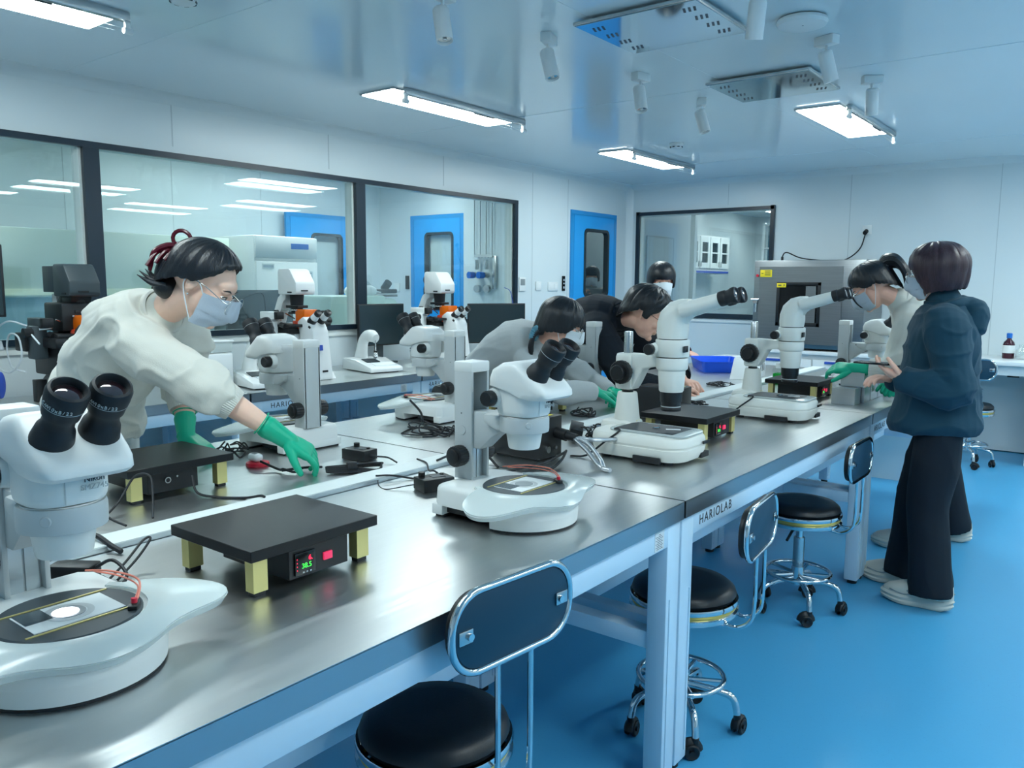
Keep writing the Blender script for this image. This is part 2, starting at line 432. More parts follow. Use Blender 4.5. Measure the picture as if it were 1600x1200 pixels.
for y in (2.05, 4.4, 7.0): g.box(((WX+XR)/2, y, CEIL-.0006), (XR-WX-.14, .006, .0016))
g.box((-1.9, 3, CEIL-.0006), (.006, 9, .0014)); struct('trim_6', g)
# window 1 (left)
w1 = struct('window_1', G('frame_dark').box((WX+.012, (WY0+WY1)/2, WZ1-.012), (.03, WY1-WY0+.03, .034)))
g = G('frame_dark'); g.box((WX+.012, (WY0+WY1)/2, WZ0+.008), (.03, WY1-WY0+.03, .034))
for a, b in ((WY0-.02, WY0+.02), (2.145, 2.232), (4.09, 4.178), (6.0, 6.045)): g.box((WX+.012, (a+b)/2, (WZ0+WZ1)/2), (.028, b-a, WZ1-WZ0))
obj('window_frame', g, w1)
g = G('frame_light')
for a, b in ((.92, 2.145), (2.232, 4.09), (4.178, 6.0)):
    for s in (a, b): g.box((WX-.045, s+(.008 if s == a else -.008), (WZ0+WZ1)/2), (.075, .016, WZ1-WZ0))
    g.box((WX-.045, (a+b)/2, WZ1-.02), (.075, b-a, .012)); g.box((WX-.045, (a+b)/2, WZ0+.015), (.075, b-a, .012))
    g.box((WX-.045, b+.02, (WZ0+WZ1)/2), (.06, .04, WZ1-WZ0)) 
obj('window_liner', g, w1)
for a, b in ((.92, 2.145), (2.232, 4.09), (4.178, 6.0)):
    g = G('pane'); g.box((WX-.008, (a+b)/2, (WZ0+WZ1)/2), (.005, b-a-.01, WZ1-WZ0-.03)); obj('glass_pane', g, w1)
    g = G('pane'); g.box((0, 0, 0), (.005, b-a-.01, WZ1-WZ0-.03)); o = obj('glass_pane', g, w1, (WX-.05, (a+b)/2, (WZ0+WZ1)/2), (0, -.006, .012))
# window 2 (back)
w2 = struct('window_2', G('frame_dark').box(((VX0+VX1)/2, BY-.012, VZ1-.012), (VX1-VX0+.03, .03, .034)))
g = G('frame_dark'); g.box(((VX0+VX1)/2, BY-.012, VZ0+.02), (VX1-VX0+.03, .03, .05))
for x in (VX0, VX1): g.box((x, BY-.012, (VZ0+VZ1)/2), (.04, .03, VZ1-VZ0+.02))
obj('window_frame', g, w2)
g = G('frame_light')
for x in (VX0+.024, VX1-.024): g.box((x, BY+.045, (VZ0+VZ1)/2), (.012, .07, VZ1-VZ0))
g.box(((VX0+VX1)/2, BY+.045, VZ1-.035), (VX1-VX0-.04, .07, .012)); obj('window_liner', g, w2)
for q in (.006, .06): obj('glass_pane', G('pane').box(((VX0+VX1)/2, BY+q, (VZ0+VZ1)/2), (VX1-VX0-.04, .005, VZ1-VZ0-.03)), w2)
# light sill strips under the windows
g = G('frame_light'); g.box((WX+.006, (YN+6.05)/2, WZ0-.035), (.012, 6.05-YN, .04)); g.box(((WX-2.95)/2, BY-.006, VZ0-.03), (1.7, .012, .035)); struct('trim_7', g)

# doors: slab with a rounded, rubber-sealed window
def door(name, w, h, wy, wz, ww, wh, mtx, parent=None):
    """local: y across 0..w, z up, x = out of the wall"""
    g = G('door_blue'); T = mtx; g.T = T
    y0, y1, z0, z1 = wy-ww/2, wy+ww/2, wz-wh/2, wz+wh/2
    for a, b, c, e_ in ((0, y0, .0, h), (y1, w, .0, h), (y0, y1, 0, z0), (y0, y1, z1, h)): g.box((-.01, (a+b)/2, (c+e_)/2), (.05, b-a, e_-c))
    d = struct(name, g)
    g = G('seal'); g.T = T
    R1 = rrect(ww+.03, wh+.03, .06, 6); R2 = rrect(ww-.03, wh-.03, .045, 6)
    for sx in ((.013, .024), ):
        rings = [[(sx[0], wy+p[0], wz+p[1]) for p in R1], [(sx[1], wy+p[0], wz+p[1]) for p in R1], [(sx[1], wy+p[0], wz+p[1]) for p in R2], [(-.03, wy+p[0], wz+p[1]) for p in R2]]
        g.rings(rings, cap=False)
    obj('window_seal', g, d)
    g = G('door_blue'); g.T = T
    RA = rrect(ww-.028, wh-.028, .045, 6); cs = rrect(ww+.002, wh+.002, .0005, 6)
    g.rings([[(.014, wy+p[0], wz+p[1]) for p in cs], [(.014, wy+p[0], wz+p[1]) for p in RA]], cap=False); obj('corner_infill', g, d)
    g = G('pane'); g.T = T; g.box((-.005, wy, wz), (.005, ww, wh)); obj('glass_pane', g, d)
    g = G('door_blue_trim'); g.T = T
    g.box((.0, -.03, h/2), (.03, .05, h)); g.box((.0, w+.03, h/2), (.03, .05, h)); g.box((0, w/2, h+.02), (.03, w+.11, .045)); obj('door_frame', g, d)
    return d
def X4(o, xa, ya):
    x = V(xa); y = V(ya); m = Matrix((x, y, x.cross(y))).transposed().to_4x4(); m.translation = V(o); return m
door('door_1', .78, 2.12, .43, 1.635, .46, .68, X4((WX, 7.0, 0), (1, 0, 0), (0, 1, 0)))
door('door_2', .8, 2.13, .5, 1.55, .42, .8, X4((-7.42, 5.6, 0), (1, 0, 0), (0, 1, 0)))
door('door_3', .72, 2.15, .4, 1.55, .42, .86, X4((-6.84, 6.94, 0), (0, -1, 0), (1, 0, 0)))

# ------------------------------------------------------------------ neighbouring rooms
def room(nm, x0, x1, y0, y1, z, skip=''):
    if 'w' not in skip: panels('wall_'+nm+'_west', [((x0-.08, y0, 0), (x0, y1, z))])
    if 'n' not in skip: panels('wall_'+nm+'_north', [((x0, y1, 0), (x1, y1+.08, z))])
    if 's' not in skip: panels('wall_'+nm+'_south', [((x0, y0-.08, 0), (x1, y0, z))])
    if 'e' not in skip: panels('wall_'+nm+'_east', [((x1, y0, 0), (x1+.08, y1, z))])
    o = panels('ceiling', [((x0, y0, z), (x1, y1, z+.08))], 'ceiling')
room('side', -7.5, WX-.08, -1.8, 7.0, 2.6, 'e')
room('corridor', -6.6, WX-.08, 7.08, 10.0, 2.6, 'es')
room('back', -5.55, 1.0, BY+.08, 14.2, 2.6, 's')
panels('wall_pier', [((-5.78, 6.6, 0), (WX-.09, 7.0, 2.6))])
panels('wall_partition', [((-4.73, BY+.08, 0), (-4.63, 9.66, 2.6))])
g = G('wall_seam')
for y in (1.2, 2.2, 3.3, 4.3, 5.3): g.box((-7.499, y, 1.3), (.002, .006, 2.6))
struct('trim_8', g)
# ------------------------------------------------------------------ benches
TZ = .82
def bench(x0, x1, y0, y1, front, label, group, lettering=None, plate=False, legs=(1, 1), mod=False, low=True):
    """front = +1 : the beam that shows is on the +x side"""
    cx, cy = (x0+x1)/2, (y0+y1)/2
    t = thing('steel_lab_bench', label, 'lab bench', (cx, cy, 0), 0, group); w, l = x1-x0, y1-y0-.003
    g = G('steel'); g.box((0, 0, TZ-.0015), (w, l, .003))
    g.mat('steel_edge')
    for s in (-1, 1):
        g.box((s*(w/2-.001), 0, TZ-.026), (.002, l, .049)); g.box((0, s*(l/2-.001), TZ-.026), (w, .002, .049))
    g.mat('steel').box((0, 0, TZ-.03), (w-.03, l-.03, .03))
    obj('worktop', g, t)
    g = G('bench_paint'); fz = TZ-.05
    for s in (-1, 1): g.box((s*(w/2-.035), 0, fz-.033), (.05, l-.01, .064), bev=.003)
    for s in (-1, 1): g.box((0, s*(l/2-.04), fz-.033), (w-.12, .05, .06), bev=.003)
    g.box((0, 0, .42), (.05, l-.1, .05), bev=.003) if low else None
    for s in (-1, 1): g.box((0, s*(l/2-.045), .42), (w-.1, .05, .05), bev=.003)
    obj('frame', g, t)
    for sx in (-1, 1):
        for sy in (-1, 1):
            g = G('bench_paint'); lx, ly = sx*(w/2-.039), sy*(l/2-.0385)
            g.box((lx, ly, .02+(fz-.02)/2), (.06, .075, fz-.02), bev=.005)
            g.box((lx-sx*.0, ly-sy*.02, .3), (.066, .004, .5))
            g.mat('rubber').cyl((lx, ly, 0), (lx, ly, .022), .022)
            obj('leg', g, t)
    g = G('bench_paint'); g.box((-front*(w/2-.2), 0, .655), (.3, l-.25, .012)); g.box((-front*(w/2-.05), 0, .62), (.012, l-.2, .09)); obj('cable_tray', g, t)
    if lettering is not None:
        text('lettering', 'HARIOLAB', t, (front*(w/2-.0098), -front*0+lettering, fz-.034), .0415, 'ink', (0, front, 0), space=1.25)
    if plate:
        y = plate
        g = G('paper'); g.box((front*(w/2-.0095), y, fz-.034), (.0012, .052, .052))
        g.mat('ink')
        for k in range(9): g.box((front*(w/2-.0086), y-(.005 if k % 2 else 0), fz-.016-.0048*k), (.0006, .034 if k else .012, .0011))
        obj('rating_label', g, t)
    return t
GI, GR, GW = 'near row of the bench island', 'far row of the bench island', 'benches along the left wall'
bench(-1.775, -.965, .04, 2.035, 1, 'nearest stainless steel lab bench, holding the big black warming plate', GI, None, .87)
bench(-1.775, -.965, 2.04, 4.02, 1, 'stainless steel lab bench with the readable dark lettering on its pale blue rail', GI, -.758)
bench(-1.775, -.965, 4.025, 6.0, 1, 'stainless steel lab bench carrying the stacked silver boxes, beside the person in navy', GI, -.83)
bench(-2.71, -1.875, .08, 2.075, -1, 'stainless steel bench the woman in the white sweater leans over', GR)
bench(-2.71, -1.875, 2.08, 4.06, -1, 'stainless steel bench in front of the girl in the grey fleece', GR)
bench(-2.71, -1.875, 4.065, 6.0, -1, 'stainless steel bench with the blue tray on its far end', GR)
bench(-4.56, -3.765, -.08, 1.235, 1, 'wall bench at the left edge of the photo, under the dark microscope\'s side', GW)
bench(-4.56, -3.765, 1.24, 2.555, 1, 'wall bench behind the woman in the white sweater', GW)
bench(-4.56, -3.765, 2.56, 3.875, 1, 'wall bench under the white inverted microscope and balance, dark lettering on its rail', GW, -.41, .50)
bench(-4.56, -3.765, 3.88, 5.9, 1, 'far wall bench with the second inverted microscope and the dark monitor', GW, -.83)
g = G('alu'); g.box((-1.825, 3.02, TZ+.006), (.092, 5.95, .012)); g.mat('frame_light').box((-1.825, 3.02, TZ+.013), (.086, 5.95, .003))
g.mat('alu').box((-1.825, 3.02, TZ-.02), (.08, 5.95, .04))
tag(obj('cable_channel', g), 'pale aluminium cable channel strip running between the two rows of island benches', 'cable channel')

# ------------------------------------------------------------------ stools
def make_stool(h=.50, bh=.25, br=.235, arch=.34, rect=True):
    """backrest towards local +x"""
    t = thing('lab_stool', 'x', 'stool', (0, 0, 0), 0)
    g = G('seat_black'); g.lathe([(.02, h+.004), (.10, h+.006), (.14, h+.002), (.158, h-.012), (.163, h-.026), (.155, h-.04), (.02, h-.04)], seg=40); obj('seat', g, t)
    g = G('chrome'); g.lathe([(.160, h-.041), (.168, h-.037), (.1705, h-.045), (.168, h-.053), (.163, h-.054)], seg=48, cap=False)
    g.mat('brass').lathe([(.163, h-.054), (.1655, h-.060), (.163, h-.066)], seg=48, cap=False)
    g.mat('chrome').lathe([(.163, h-.066), (.170, h-.070), (.1705, h-.078), (.166, h-.086), (.150, h-.088), (.02, h-.088), (.02, h-.04)], seg=48, cap=False); obj('seat_rim', g, t)
    g = G('chrome'); g.cyl((0, 0, .13), (0, 0, h-.088), .0155); g.mat('chrome_soft').cyl((0, 0, .17), (0, 0, .33), .0235); g.lathe([(.05, h-.1), (.045, h-.088)], seg=24)
    g.mat('black').tube([(.0, 0, h-.1), (.0, -.1, h-.11), (.0, -.16, h-.135)], .006, 8); obj('gas_lift', g, t)
    g = G('chrome'); R = .135
    g.tube([(R*math.cos(a*PI/24), R*math.sin(a*PI/24), .175) for a in range(48)], .0085, 10, closed=True)
    g.cyl((0, 0, .12), (0, 0, .2), .027)
    for k in range(5):
        a = 2*PI*k/5+.3; c, s_ = math.cos(a), math.sin(a)
        g.tube([(c*.02, s_*.02, .165), (c*R, s_*R, .17)], .0075, 8)
    obj('foot_ring', g, t)
    for k in range(5):
        a = 2*PI*k/5+.3; c, s_ = math.cos(a), math.sin(a)
        g = G('chrome'); g.tube([(c*.015, s_*.015, .15), (c*.12, s_*.12, .135), (c*.165, s_*.165, .115), (c*.18, s_*.18, .06)], .0115, 10, smooth=5)
        leg = obj('leg', g, t)
        b = a+1.1+k*.9; d = V((math.cos(b), math.sin(b), 0)); n = V((-d.y, d.x, 0)); o = V((c*.18, s_*.18, 0))+d*.012
        g = G('black')
        for q in (-1, 1): g.lathe([(.006, q*.006-.0065), (.021, q*.012-.0065), (.0245, q*.012-.004), (.0245, q*.012+.004), (.021, q*.012+.0065), (.006, q*.006+.0065)], c=o+V((0, 0, .0245)), ax=n, seg=20)
        g.cyl(o+V((0, 0, .0245))-n*.02, o+V((0, 0, .0245))+n*.02, .007)
        g.cyl(V((c*.18, s_*.18, .04)), V((c*.18, s_*.18, .066)), .012)
        pts = [o+V((0, 0, .0245))+d*(.026*math.cos(q))+V((0, 0, .028*math.sin(q))) for q in [PI*k2/8 for k2 in range(9)]]
        g.tube(pts, .009, 8, flat=1.6); obj('caster', g, leg)
    # backrest
    g = G('seat_back'); W, H = .325, .155; z0 = h+bh-H/2+.04; X = br
    m4 = X4((X, 0, z0+H/2), (0, 1, 0), (0, 0, 1))
    g.mat('black').prism(rrect(W-.008, H-.008, .066, 7), -.026, -.006, m4, bev=.006); g.mat('seat_back').prism(rrect(W-.014, H-.014, .064, 7), -.006, .003, m4, bev=.002)
    br_ = obj('backrest', g, t)
    g = G('chrome'); P = rrect(W, H, .07, 9); g.tube([m4 @ V((p[0], p[1], 0)) for p in P], .0075, 10, closed=True)
    for s in (-1, 1): g.mat('chrome_soft').box((X+.005, s*(W/2-.03), z0+H/2), (.004, .034, .026), bev=.0015); g.mat('chrome').cyl((X+.007, s*(W/2-.037), z0+H/2), (X+.013, s*(W/2-.037), z0+H/2), .007)
    obj('backrest_hoop', g, br_)
    for s in (-1, 1):
        g = G('chrome'); y = s*.046
        g.tube([(X, y, z0+.005), (X, y, h-.02), (X-.012, y*1.02, h-.07), (X-.05, y*1.05, h-.095), (.14, y*1.2, h-.09), (.08, y*1.2, h-.088)], .006, 8, smooth=5); obj('backrest_rod', g, t)
    return t
st = make_stool(); GS = 'chrome stools with black seats'
def stool(o, x, y, rz, label): o.location = (x, y, 0); o.rotation_euler = (0, 0, rz); o['label'] = label; o['group'] = GS
stool(st, -1.135, 1.2, -.1, 'nearest black and chrome stool, its backrest against the near bench edge')
st2 = make_stool(.49, .175)
stool(st2, -1.08, 2.29, .10, 'middle stool, half under the bench with the readable lettering')
stool(dup(st2, (0, 0, 0)), -1.105, 3.48, .0, 'farthest stool on the near side of the island, beside the person in navy')
stool(dup(st, (0, 0, 0)), -3.0, 2.98, 1.2, 'stool behind the island, only its dark backrest showing by the second rear microscope')
stool(dup(st, (0, 0, 0)), -1.02, 7.26, -PI/2+.1, 'stool at the knee space of the back counter')

# ------------------------------------------------------------------ back counter and cabinets
def cabinet(x0, x1, y0, y1, h, label, ndoor, group='cabinets of the back counter'):
    t = thing('lab_cabinet', label, 'cabinet', ((x0+x1)/2, (y0+y1)/2, 0), 0, group); w, d = x1-x0, y1-y0
    g = G('white_plastic'); g.box((0, .01, h/2+.035), (w, d-.02, h-.07)); g.box((0, .0, .035), (w, d, .07)); obj('body', g, t)
    dw = w/ndoor
    for k in range(ndoor):
        cx = -w/2+dw*(k+.5)
        g = G('white_plastic'); g.box((cx, -d/2+.002, h-.12), (dw-.012, .018, .15), bev=.003); o = obj('drawer', g, t)
        g = G('ink_blue'); g.box((cx, -d/2-.012, h-.065), (dw*.62, .014, .022), bev=.004); obj('handle', g, o)
        g = G('white_plastic'); g.box((cx, -d/2+.002, (h-.2+.09)/2), (dw-.012, .018, h-.2-.09), bev=.003); o = obj('door', g, t)
        g = G('ink_blue'); g.box((cx, -d/2-.012, h-.225), (dw*.62, .014, .022), bev=.004); obj('handle', g, o)
        g = G('grey_plastic')
        for z in (.2, .48): g.box((cx-dw/2+.01, -d/2-.006, z), (.012, .006, .06))
        obj('hinge', g, o)
    return t
YF = 7.5
cabinet(-2.95, -1.75, YF, BY-.005, .79, 'white base cabinet under the steel drying oven', 2)
cabinet(-1.75, -1.3, YF, BY-.005, .79, 'white base cabinet right of the oven, behind the two standing women', 1)
cabinet(-.655, .6, YF, BY-.005, .79, 'white base cabinet at the right edge of the photo', 2)
t = thing('counter_top', 'pale grey worktop of the counter along the back wall', 'worktop', (0, 0, 0))
g = G('white_gloss'); g.box((-1.2, (YF-.03+BY)/2, .808), (3.6, BY-YF+.024, .034), bev=.004); obj('slab', g, t)
t = thing('knee_space_panel', 'pale panel closing the knee space under the back counter, behind the far stool', 'panel', (0, 0, 0))
g = G('wall'); g.box((-.978, YF+.25, .75), (.64, .48, .075)); g.box((-.978, BY-.06, .39), (.64, .02, .76)); obj('board', g, t)
g = G('black'); g.box((-.83, BY-.072, .66), (.09, .006, .022), bev=.003); obj('socket_slot', g, t)

# drying oven
t = thing('drying_oven', 'brushed steel drying oven with a glass door and yellow stickers', 'oven', (-2.42, 7.78, .825))
W_, H_, D_ = 1.0, .80, .60
ox = lambda a: a
g = G('brushed'); g.box((0, 0, .42), (1.0, D_, .80), bev=.008)
for x in (-.42, .42):
    for y in (-.2, .2): g.mat('rubber').cyl((x, y, 0), (x, y, .03), .022)
obj('housing', g, t)
g = G('brushed'); a, b = -.27, .13; z0, z1 = .22, .62
for (xa, xb, za, zb) in ((-.44, a, .06, .76), (b, .31, .06, .76), (a, b, .06, z0), (a, b, z1, .76)): g.box(((xa+xb)/2, -D_/2-.012, (za+zb)/2), (xb-xa, .03, zb-za))
door_ = obj('door', g, t)
g = G('black')
for (xa, xb, za, zb) in ((a, a+.03, z0, z1), (b-.03, b, z0, z1), (a, b, z0, z0+.035), (a, b, z1-.03, z1)): g.box(((xa+xb)/2, -D_/2-.026, (za+zb)/2), (xb-xa, .012, zb-za), bev=.003)
obj('window_seal', g, door_)
g = G('black_gloss'); g.box(((a+b)/2, -D_/2-.018, (z0+z1)/2), (b-a-.02, .006, z1-z0-.02)); g.mat('brushed').box((.04, -D_/2-.0215, .42), (.09, .002, .33)); obj('window_glass', g, door_)
g = G('chrome'); g.cyl((-.465, -D_/2-.03, .34), (-.465, -D_/2-.03, .47), .012); g.cyl((-.465, -D_/2, .44), (-.465, -D_/2-.045, .44), .022); g.tube([(-.50, -D_/2-.045, .46), (-.43, -D_/2-.045, .46)], .009, 8); obj('latch_handle', g, t)
g = G('yellow'); g.box((-.375, -D_/2-.029, .70), (.11, .003, .066), bev=.004); g.mat('ink')
for k in range(3): g.box((-.36, -D_/2-.0308, .722-.018*k), (.055, .0008, .006))
g.box((-.41, -D_/2-.0308, .70), (.018, .0008, .006)); obj('warning_sticker', g, t)
g = G('yellow'); g.box((-.225, -D_/2-.034, .592), (.085, .003, .04), bev=.003); g.mat('ink').box((-.24, -D_/2-.036, .592), (.03, .0008, .01)); g.box((-.2, -D_/2-.036, .592), (.006, .0008, .02)); obj('warning_sticker', g, t)
g = G('red'); g.cyl((-.465, -D_/2, .68), (-.465, -D_/2-.012, .68), .013); obj('indicator_lamp', g, t)
g = G('rubber'); g.tube([(-.33, -.05, .82), (-.33, -.05, .86), (-.29, -.05, .90), (-.2, .1, .85), (0, .2, .826), (.15, .25, .83), (.27, .30, .93), (.31, .33, 1.08)], .006, 8, smooth=6); g.cyl((-.33, -.05, .82), (-.33, -.05, .86), .012); g.cyl((.31, .3, 1.08), (.315, .335, 1.1), .02)
obj('power_cord', g, t)
def plate_on_wall(name, label, cat, c, d, mat='white_gloss', group=None, extra=None):
    t = G(mat); t.box(c, d, bev=min(d)*.3)
    if extra: extra(t)
    return tag(obj(name, t), label, cat, group)
plate_on_wall('power_outlet', 'white wall outlet above the oven with its black plug', 'outlet', (-2.1, BY-.005, 1.935), (.085, .01, .085))
# bottle and beaker on the counter
t = thing('reagent_bottle', 'dark reagent bottle with blue cap and white label on the back counter', 'bottle', (-.86, 7.86, .825))
g = G('amber'); g.lathe([(.005, 0), (.042, 0), (.045, .008), (.045, .11), (.038, .135), (.02, .155), (.017, .16), (.017, .172), (.005, .172)]); obj('glass_body', g, t)
g = G('blue'); g.lathe([(.005, .168), (.021, .168), (.022, .205), (.018, .21), (.005, .21)], rib=.05, nrib=1); obj('cap', g, t)
g = G('paper'); g.lathe([(.0455, .045), (.0458, .046), (.0458, .109), (.0455, .11)], cap=False); obj('paper_label', g, t)
t = thing('glass_jar', 'small clear glass jar beside the dark reagent bottle', 'jar', (-.765, 7.83, .825))
g = G('pane_clear'); g.lathe([(.005, 0), (.04, 0), (.042, .01), (.042, .07), (.02, .1), (.02, .12), (.018, .12), (.018, .098), (.039, .068), (.039, .012), (.005, .004)]); obj('glass_body', g, t)
g = G('paper'); g.lathe([(.005, .008), (.037, .008), (.037, .03), (.005, .03)]); obj('contents', g, t)
# ------------------------------------------------------------------ stereo microscopes on a square column (operator on local +x, origin under the stage disc)
def superloop(fn, n=48): return [fn(2*PI*k/n) for k in range(n)]
M('glass_dark', '#3a474d', .2)
def make_stereo(detail=True):
    t = thing('stereo_microscope', 'x', 'microscope')
    # base: straight at the rear, round in front
    def outline(grow=0, xr=-.20, hw=.128, rf=.138):
        P = []
        for k in range(25):
            a = -PI/2+PI*k/24; P.append(((rf+grow)*math.cos(a), (rf+grow)*math.sin(a)))
        P += [(-.07, hw+grow), (xr-grow+.02, hw+grow-.002), (xr-grow, hw+grow-.02), (xr-grow, -hw-grow+.02), (xr-grow+.02, -hw-grow+.002), (-.07, -hw-grow)]
        return P
    def lay(z, grow): return [(x, y, z) for x, y in outline(grow)]
    g = G('scope_white')
    g.rings([lay(.032, .002), lay(.07, 0), lay(.078, -.003), lay(.083, -.010), lay(.0845, -.022)])
    fr = [p for p in outline(.002) if p[0] > -.055]
    g.rings([[(x*.985, y*.985, .006) for x, y in fr], [(x, y, .034) for x, y in fr]])
    for a, b in ((-.202, -.165),):
        g.box(((a+b)/2, 0, .02), (b-a, .258, .028), bev=.004)
    obj('base', g, t)
    g = G('rubber')
    g.rings([[(x*.975, y*.975, .0) for x, y in fr], [(x*.975, y*.975, .008) for x, y in fr]]); g.box((-.18, 0, .004), (.03, .24, .008)); g.box((-.11, 0, .022), (.11, .22, .02))
    obj('base_underside', g, t)
    # armrest wings: thin milky sheet around the front
    def rest(u, v):
        a = (u-.5)*2*math.radians(128); s = math.sin(abs(a))
        ro = .150+.096*math.exp(-((abs(a)-math.radians(80))/math.radians(24))**2)
        if abs(a) > math.radians(100): ro = max(.128, ro-.1*(abs(a)-math.radians(100)))
        ri = .112; r = ri+(ro-ri)*v
        z = .088-.034*max(0, (r-.128)/.12)**1.3*(1.1-.5*s)-.022*v*v*(math.cos(a) > 0)*math.cos(a)**2
        return (r*math.cos(a), r*math.sin(a)*1.0, z+.0)
    g = G('milky'); g.grid(rest, 72, 12, .003)
    def skirt(u, v):
        a = (u-.5)*2*math.radians(128); p = rest(u, 1.0); k = 1-.035*v; return (p[0]*k, p[1]*k, p[2]-.011*v)
    g.grid(skirt, 72, 2, .002); obj('armrest', g, t)
    # stage disc
    g = G('dark_grey'); g.lathe([(.02, .084), (.105, .084), (.105, .0875), (.1025, .0895), (.02, .0895)], seg=56); dsk = obj('stage_ring', g, t)
    g = G('paper'); g.box((-.0, -.0, .0902), (.088, .135, .0012)); g.mat('brass_side').box((-.052, 0, .0905), (.003, .165, .0016)); g.box((.052, 0, .0905), (.003, .165, .0016)); g.mat('glass_dark').box((-.018, -.045, .0912), (.05, .04, .0006)); obj('warm_glass', g, dsk)
    g = G('grey_plastic'); g.lathe([(.003, .0909), (.024, .0909), (.024, .0918), (.003, .0918)], seg=32); g.mat('scope_grey').lathe([(.026, .0909), (.036, .0909), (.036, .0913), (.026, .0913)], seg=32, cap=False); obj('aperture', g, dsk)
    g = G('black'); g.box((.055, .074, .093), (.034, .014, .008), r=-.6, bev=.002); obj('cable_socket', g, dsk)
    # column
    g = G('scope_grey'); x0, x1, hw = -.205, -.145, .036; z0, z1 = .083, .395
    for s in (-1, 1): g.box(((x0+x1)/2, s*(hw-.0045), (z0+z1)/2), (x1-x0, .009, z1-z0), bev=.002)
    g.box((x0+.005, 0, (z0+z1)/2), (.01, 2*hw-.002, z1-z0), bev=.002)
    g.mat('scope_white').box(((x0+x1)/2, 0, z1-.013), (x1-x0+.002, 2*hw+.002, .028), bev=.004)
    g.mat('scope_grey').box(((x0+x1)/2-.008, 0, (z0+.225)/2+.0), (x1-x0-.018, 2*hw-.016, .225-z0))
    cm = obj('column', g, t)
    g = G('alu')
    for s in (-1, 1): g.box((x1-.0155, s*.0125, .155), (.003, .021, .145))
    g.mat('black').cyl((x1-.013, 0, .2), (x1-.012, 0, .2), .0025, seg=8); obj('guide_rail', g, cm)
    g = G('scope_grey'); g.box((x1-.02, 0, .262), (.004, .05, .004)); g.cyl((-.178, -hw-.0005, .215), (-.178, -hw-.0015, .215), .0125, seg=24); g.mat('black')
    for z in (.13, .26): g.cyl((-.18, -hw-.001, z), (-.18, -hw+.001, z), .0018, seg=8); g.cyl((-.18, hw-.001, z), (-.18, hw+.001, z), .0018, seg=8)
    obj('cover_disc', g, cm)
    for s in (-1, 1):
        g = G('black')
        g.lathe([(.008, 0), (.026, 0), (.028, .004), (.028, .03), (.0265, .033)], c=(-.178, s*hw, .148), ax=(0, s, 0), seg=48, rib=.05, nrib=1)
        g.lathe([(.0265, .033), (.02, .035), (.02, .04), (.017, .042), (.004, .042)], c=(-.178, s*hw, .148), ax=(0, s, 0), seg=36); obj('focus_knob', g, t)
    # carriage and arm
    g = G('scope_grey')
    g.side([(-.155, .168), (-.155, .268), (-.085, .268), (-.055, .262), (-.055, .222), (-.085, .205), (-.125, .168)], -.028, .028, bev=.005)
    g.side([(-.10, .245), (-.10, .268), (-.02, .268), (-.02, .232), (-.06, .228)], -.045, .045, bev=.007)
    g.lathe([(.045, .228), (.062, .23), (.063, .236), (.063, .262), (.061, .268), (.045, .268)], seg=40)
    g.mat('black').cyl((-.105, -.0275, .255), (-.105, -.0295, .255), .003, seg=10); obj('arm', g, t)
    # optical head
    g = G('scope_white')
    g.lathe([(.02, .186), (.0385, .186), (.040, .189), (.046, .226), (.047, .229), (.056, .235), (.056, .270), (.02, .27)], seg=44)
    hd = obj('optical_head', g, t)
    g = G('scope_white')
    # zoom body
    g.rings([[(p[0]*k+o, p[1]*k, z) for p in rrect(.125, .118, .045, 6)] for k, o, z in ((.93, -.002, .272), (.98, -.002, .278), (1, -.002, .285), (1.02, -.004, .345), (1.0, -.008, .36), (.9, -.012, .372), (.7, -.014, .378))])
    obj('zoom_body', g, hd)
    # tilted binocular body
    g = G('scope_white')
    prof = [(-.068, .345), (-.068, .365), (-.058, .388), (-.03, .404), (.01, .41), (.028, .405), (.094, .352), (.108, .337), (.11, .325), (.10, .318), (.06, .315), (.03, .318), (0, .33)]
    def sec(k, y, dz=0): 
        cx, cz = .01, .355
        return [((x-cx)*k+cx, y, (z-cz)*k+cz+dz) for x, z in prof]
    g.rings([sec(.55, -.07), sec(.80, -.068), sec(.93, -.062), sec(.985, -.052), sec(1, -.04), sec(1, 0), sec(1, .04), sec(.985, .052), sec(.93, .062), sec(.80, .068), sec(.55, .07)])
    bb = obj('binocular_body', g, hd)
    g = G('scope_grey'); g.box((.0615, -.02, .30), (.0008, .0012, .05)); obj('seam', g, hd)
    for s in (-1, 1):
        g = G('rubber'); d = V((.60, -s*.03, .80)).normalized(); o = V((.058, s*.033, .372))
        g.lathe([(.02, -.012), (.031, -.008), (.0305, 0), (.0285, .012), (.0265, .024), (.0225, .03), (.0215, .048), (.0255, .054), (.0262, .062), (.0285, .078), (.0292, .092), (.027, .099), (.0235, .101), (.0215, .098), (.0205, .09), (.004, .0885)], c=o, ax=d, seg=36)
        ep = obj('eyepiece', g, hd)
        g = G('lens'); g.lathe([(.002, .0935), (.012, .0925), (.0205, .0895), (.0205, .088), (.002, .087)], c=o, ax=d, seg=28); obj('lens', g, ep)
        g = G('scope_grey'); g.lathe([(.0291, .0735), (.0291, .0745)], c=o, ax=d, seg=36, cap=False)
        obj('ring_mark', g, ep)
    for s in (-1, 1):
        g = G('scope_white'); g.cyl((-.052, s*.05, .315), (-.052, s*.068, .315), .026, .022, seg=28)
        g.mat('black').lathe([(.006, 0), (.0185, 0), (.02, .003), (.02, .022), (.017, .026), (.004, .026)], c=(-.052, s*.067, .315), ax=(0, s, 0), seg=36, rib=.04, nrib=1); obj('zoom_knob', g, hd)
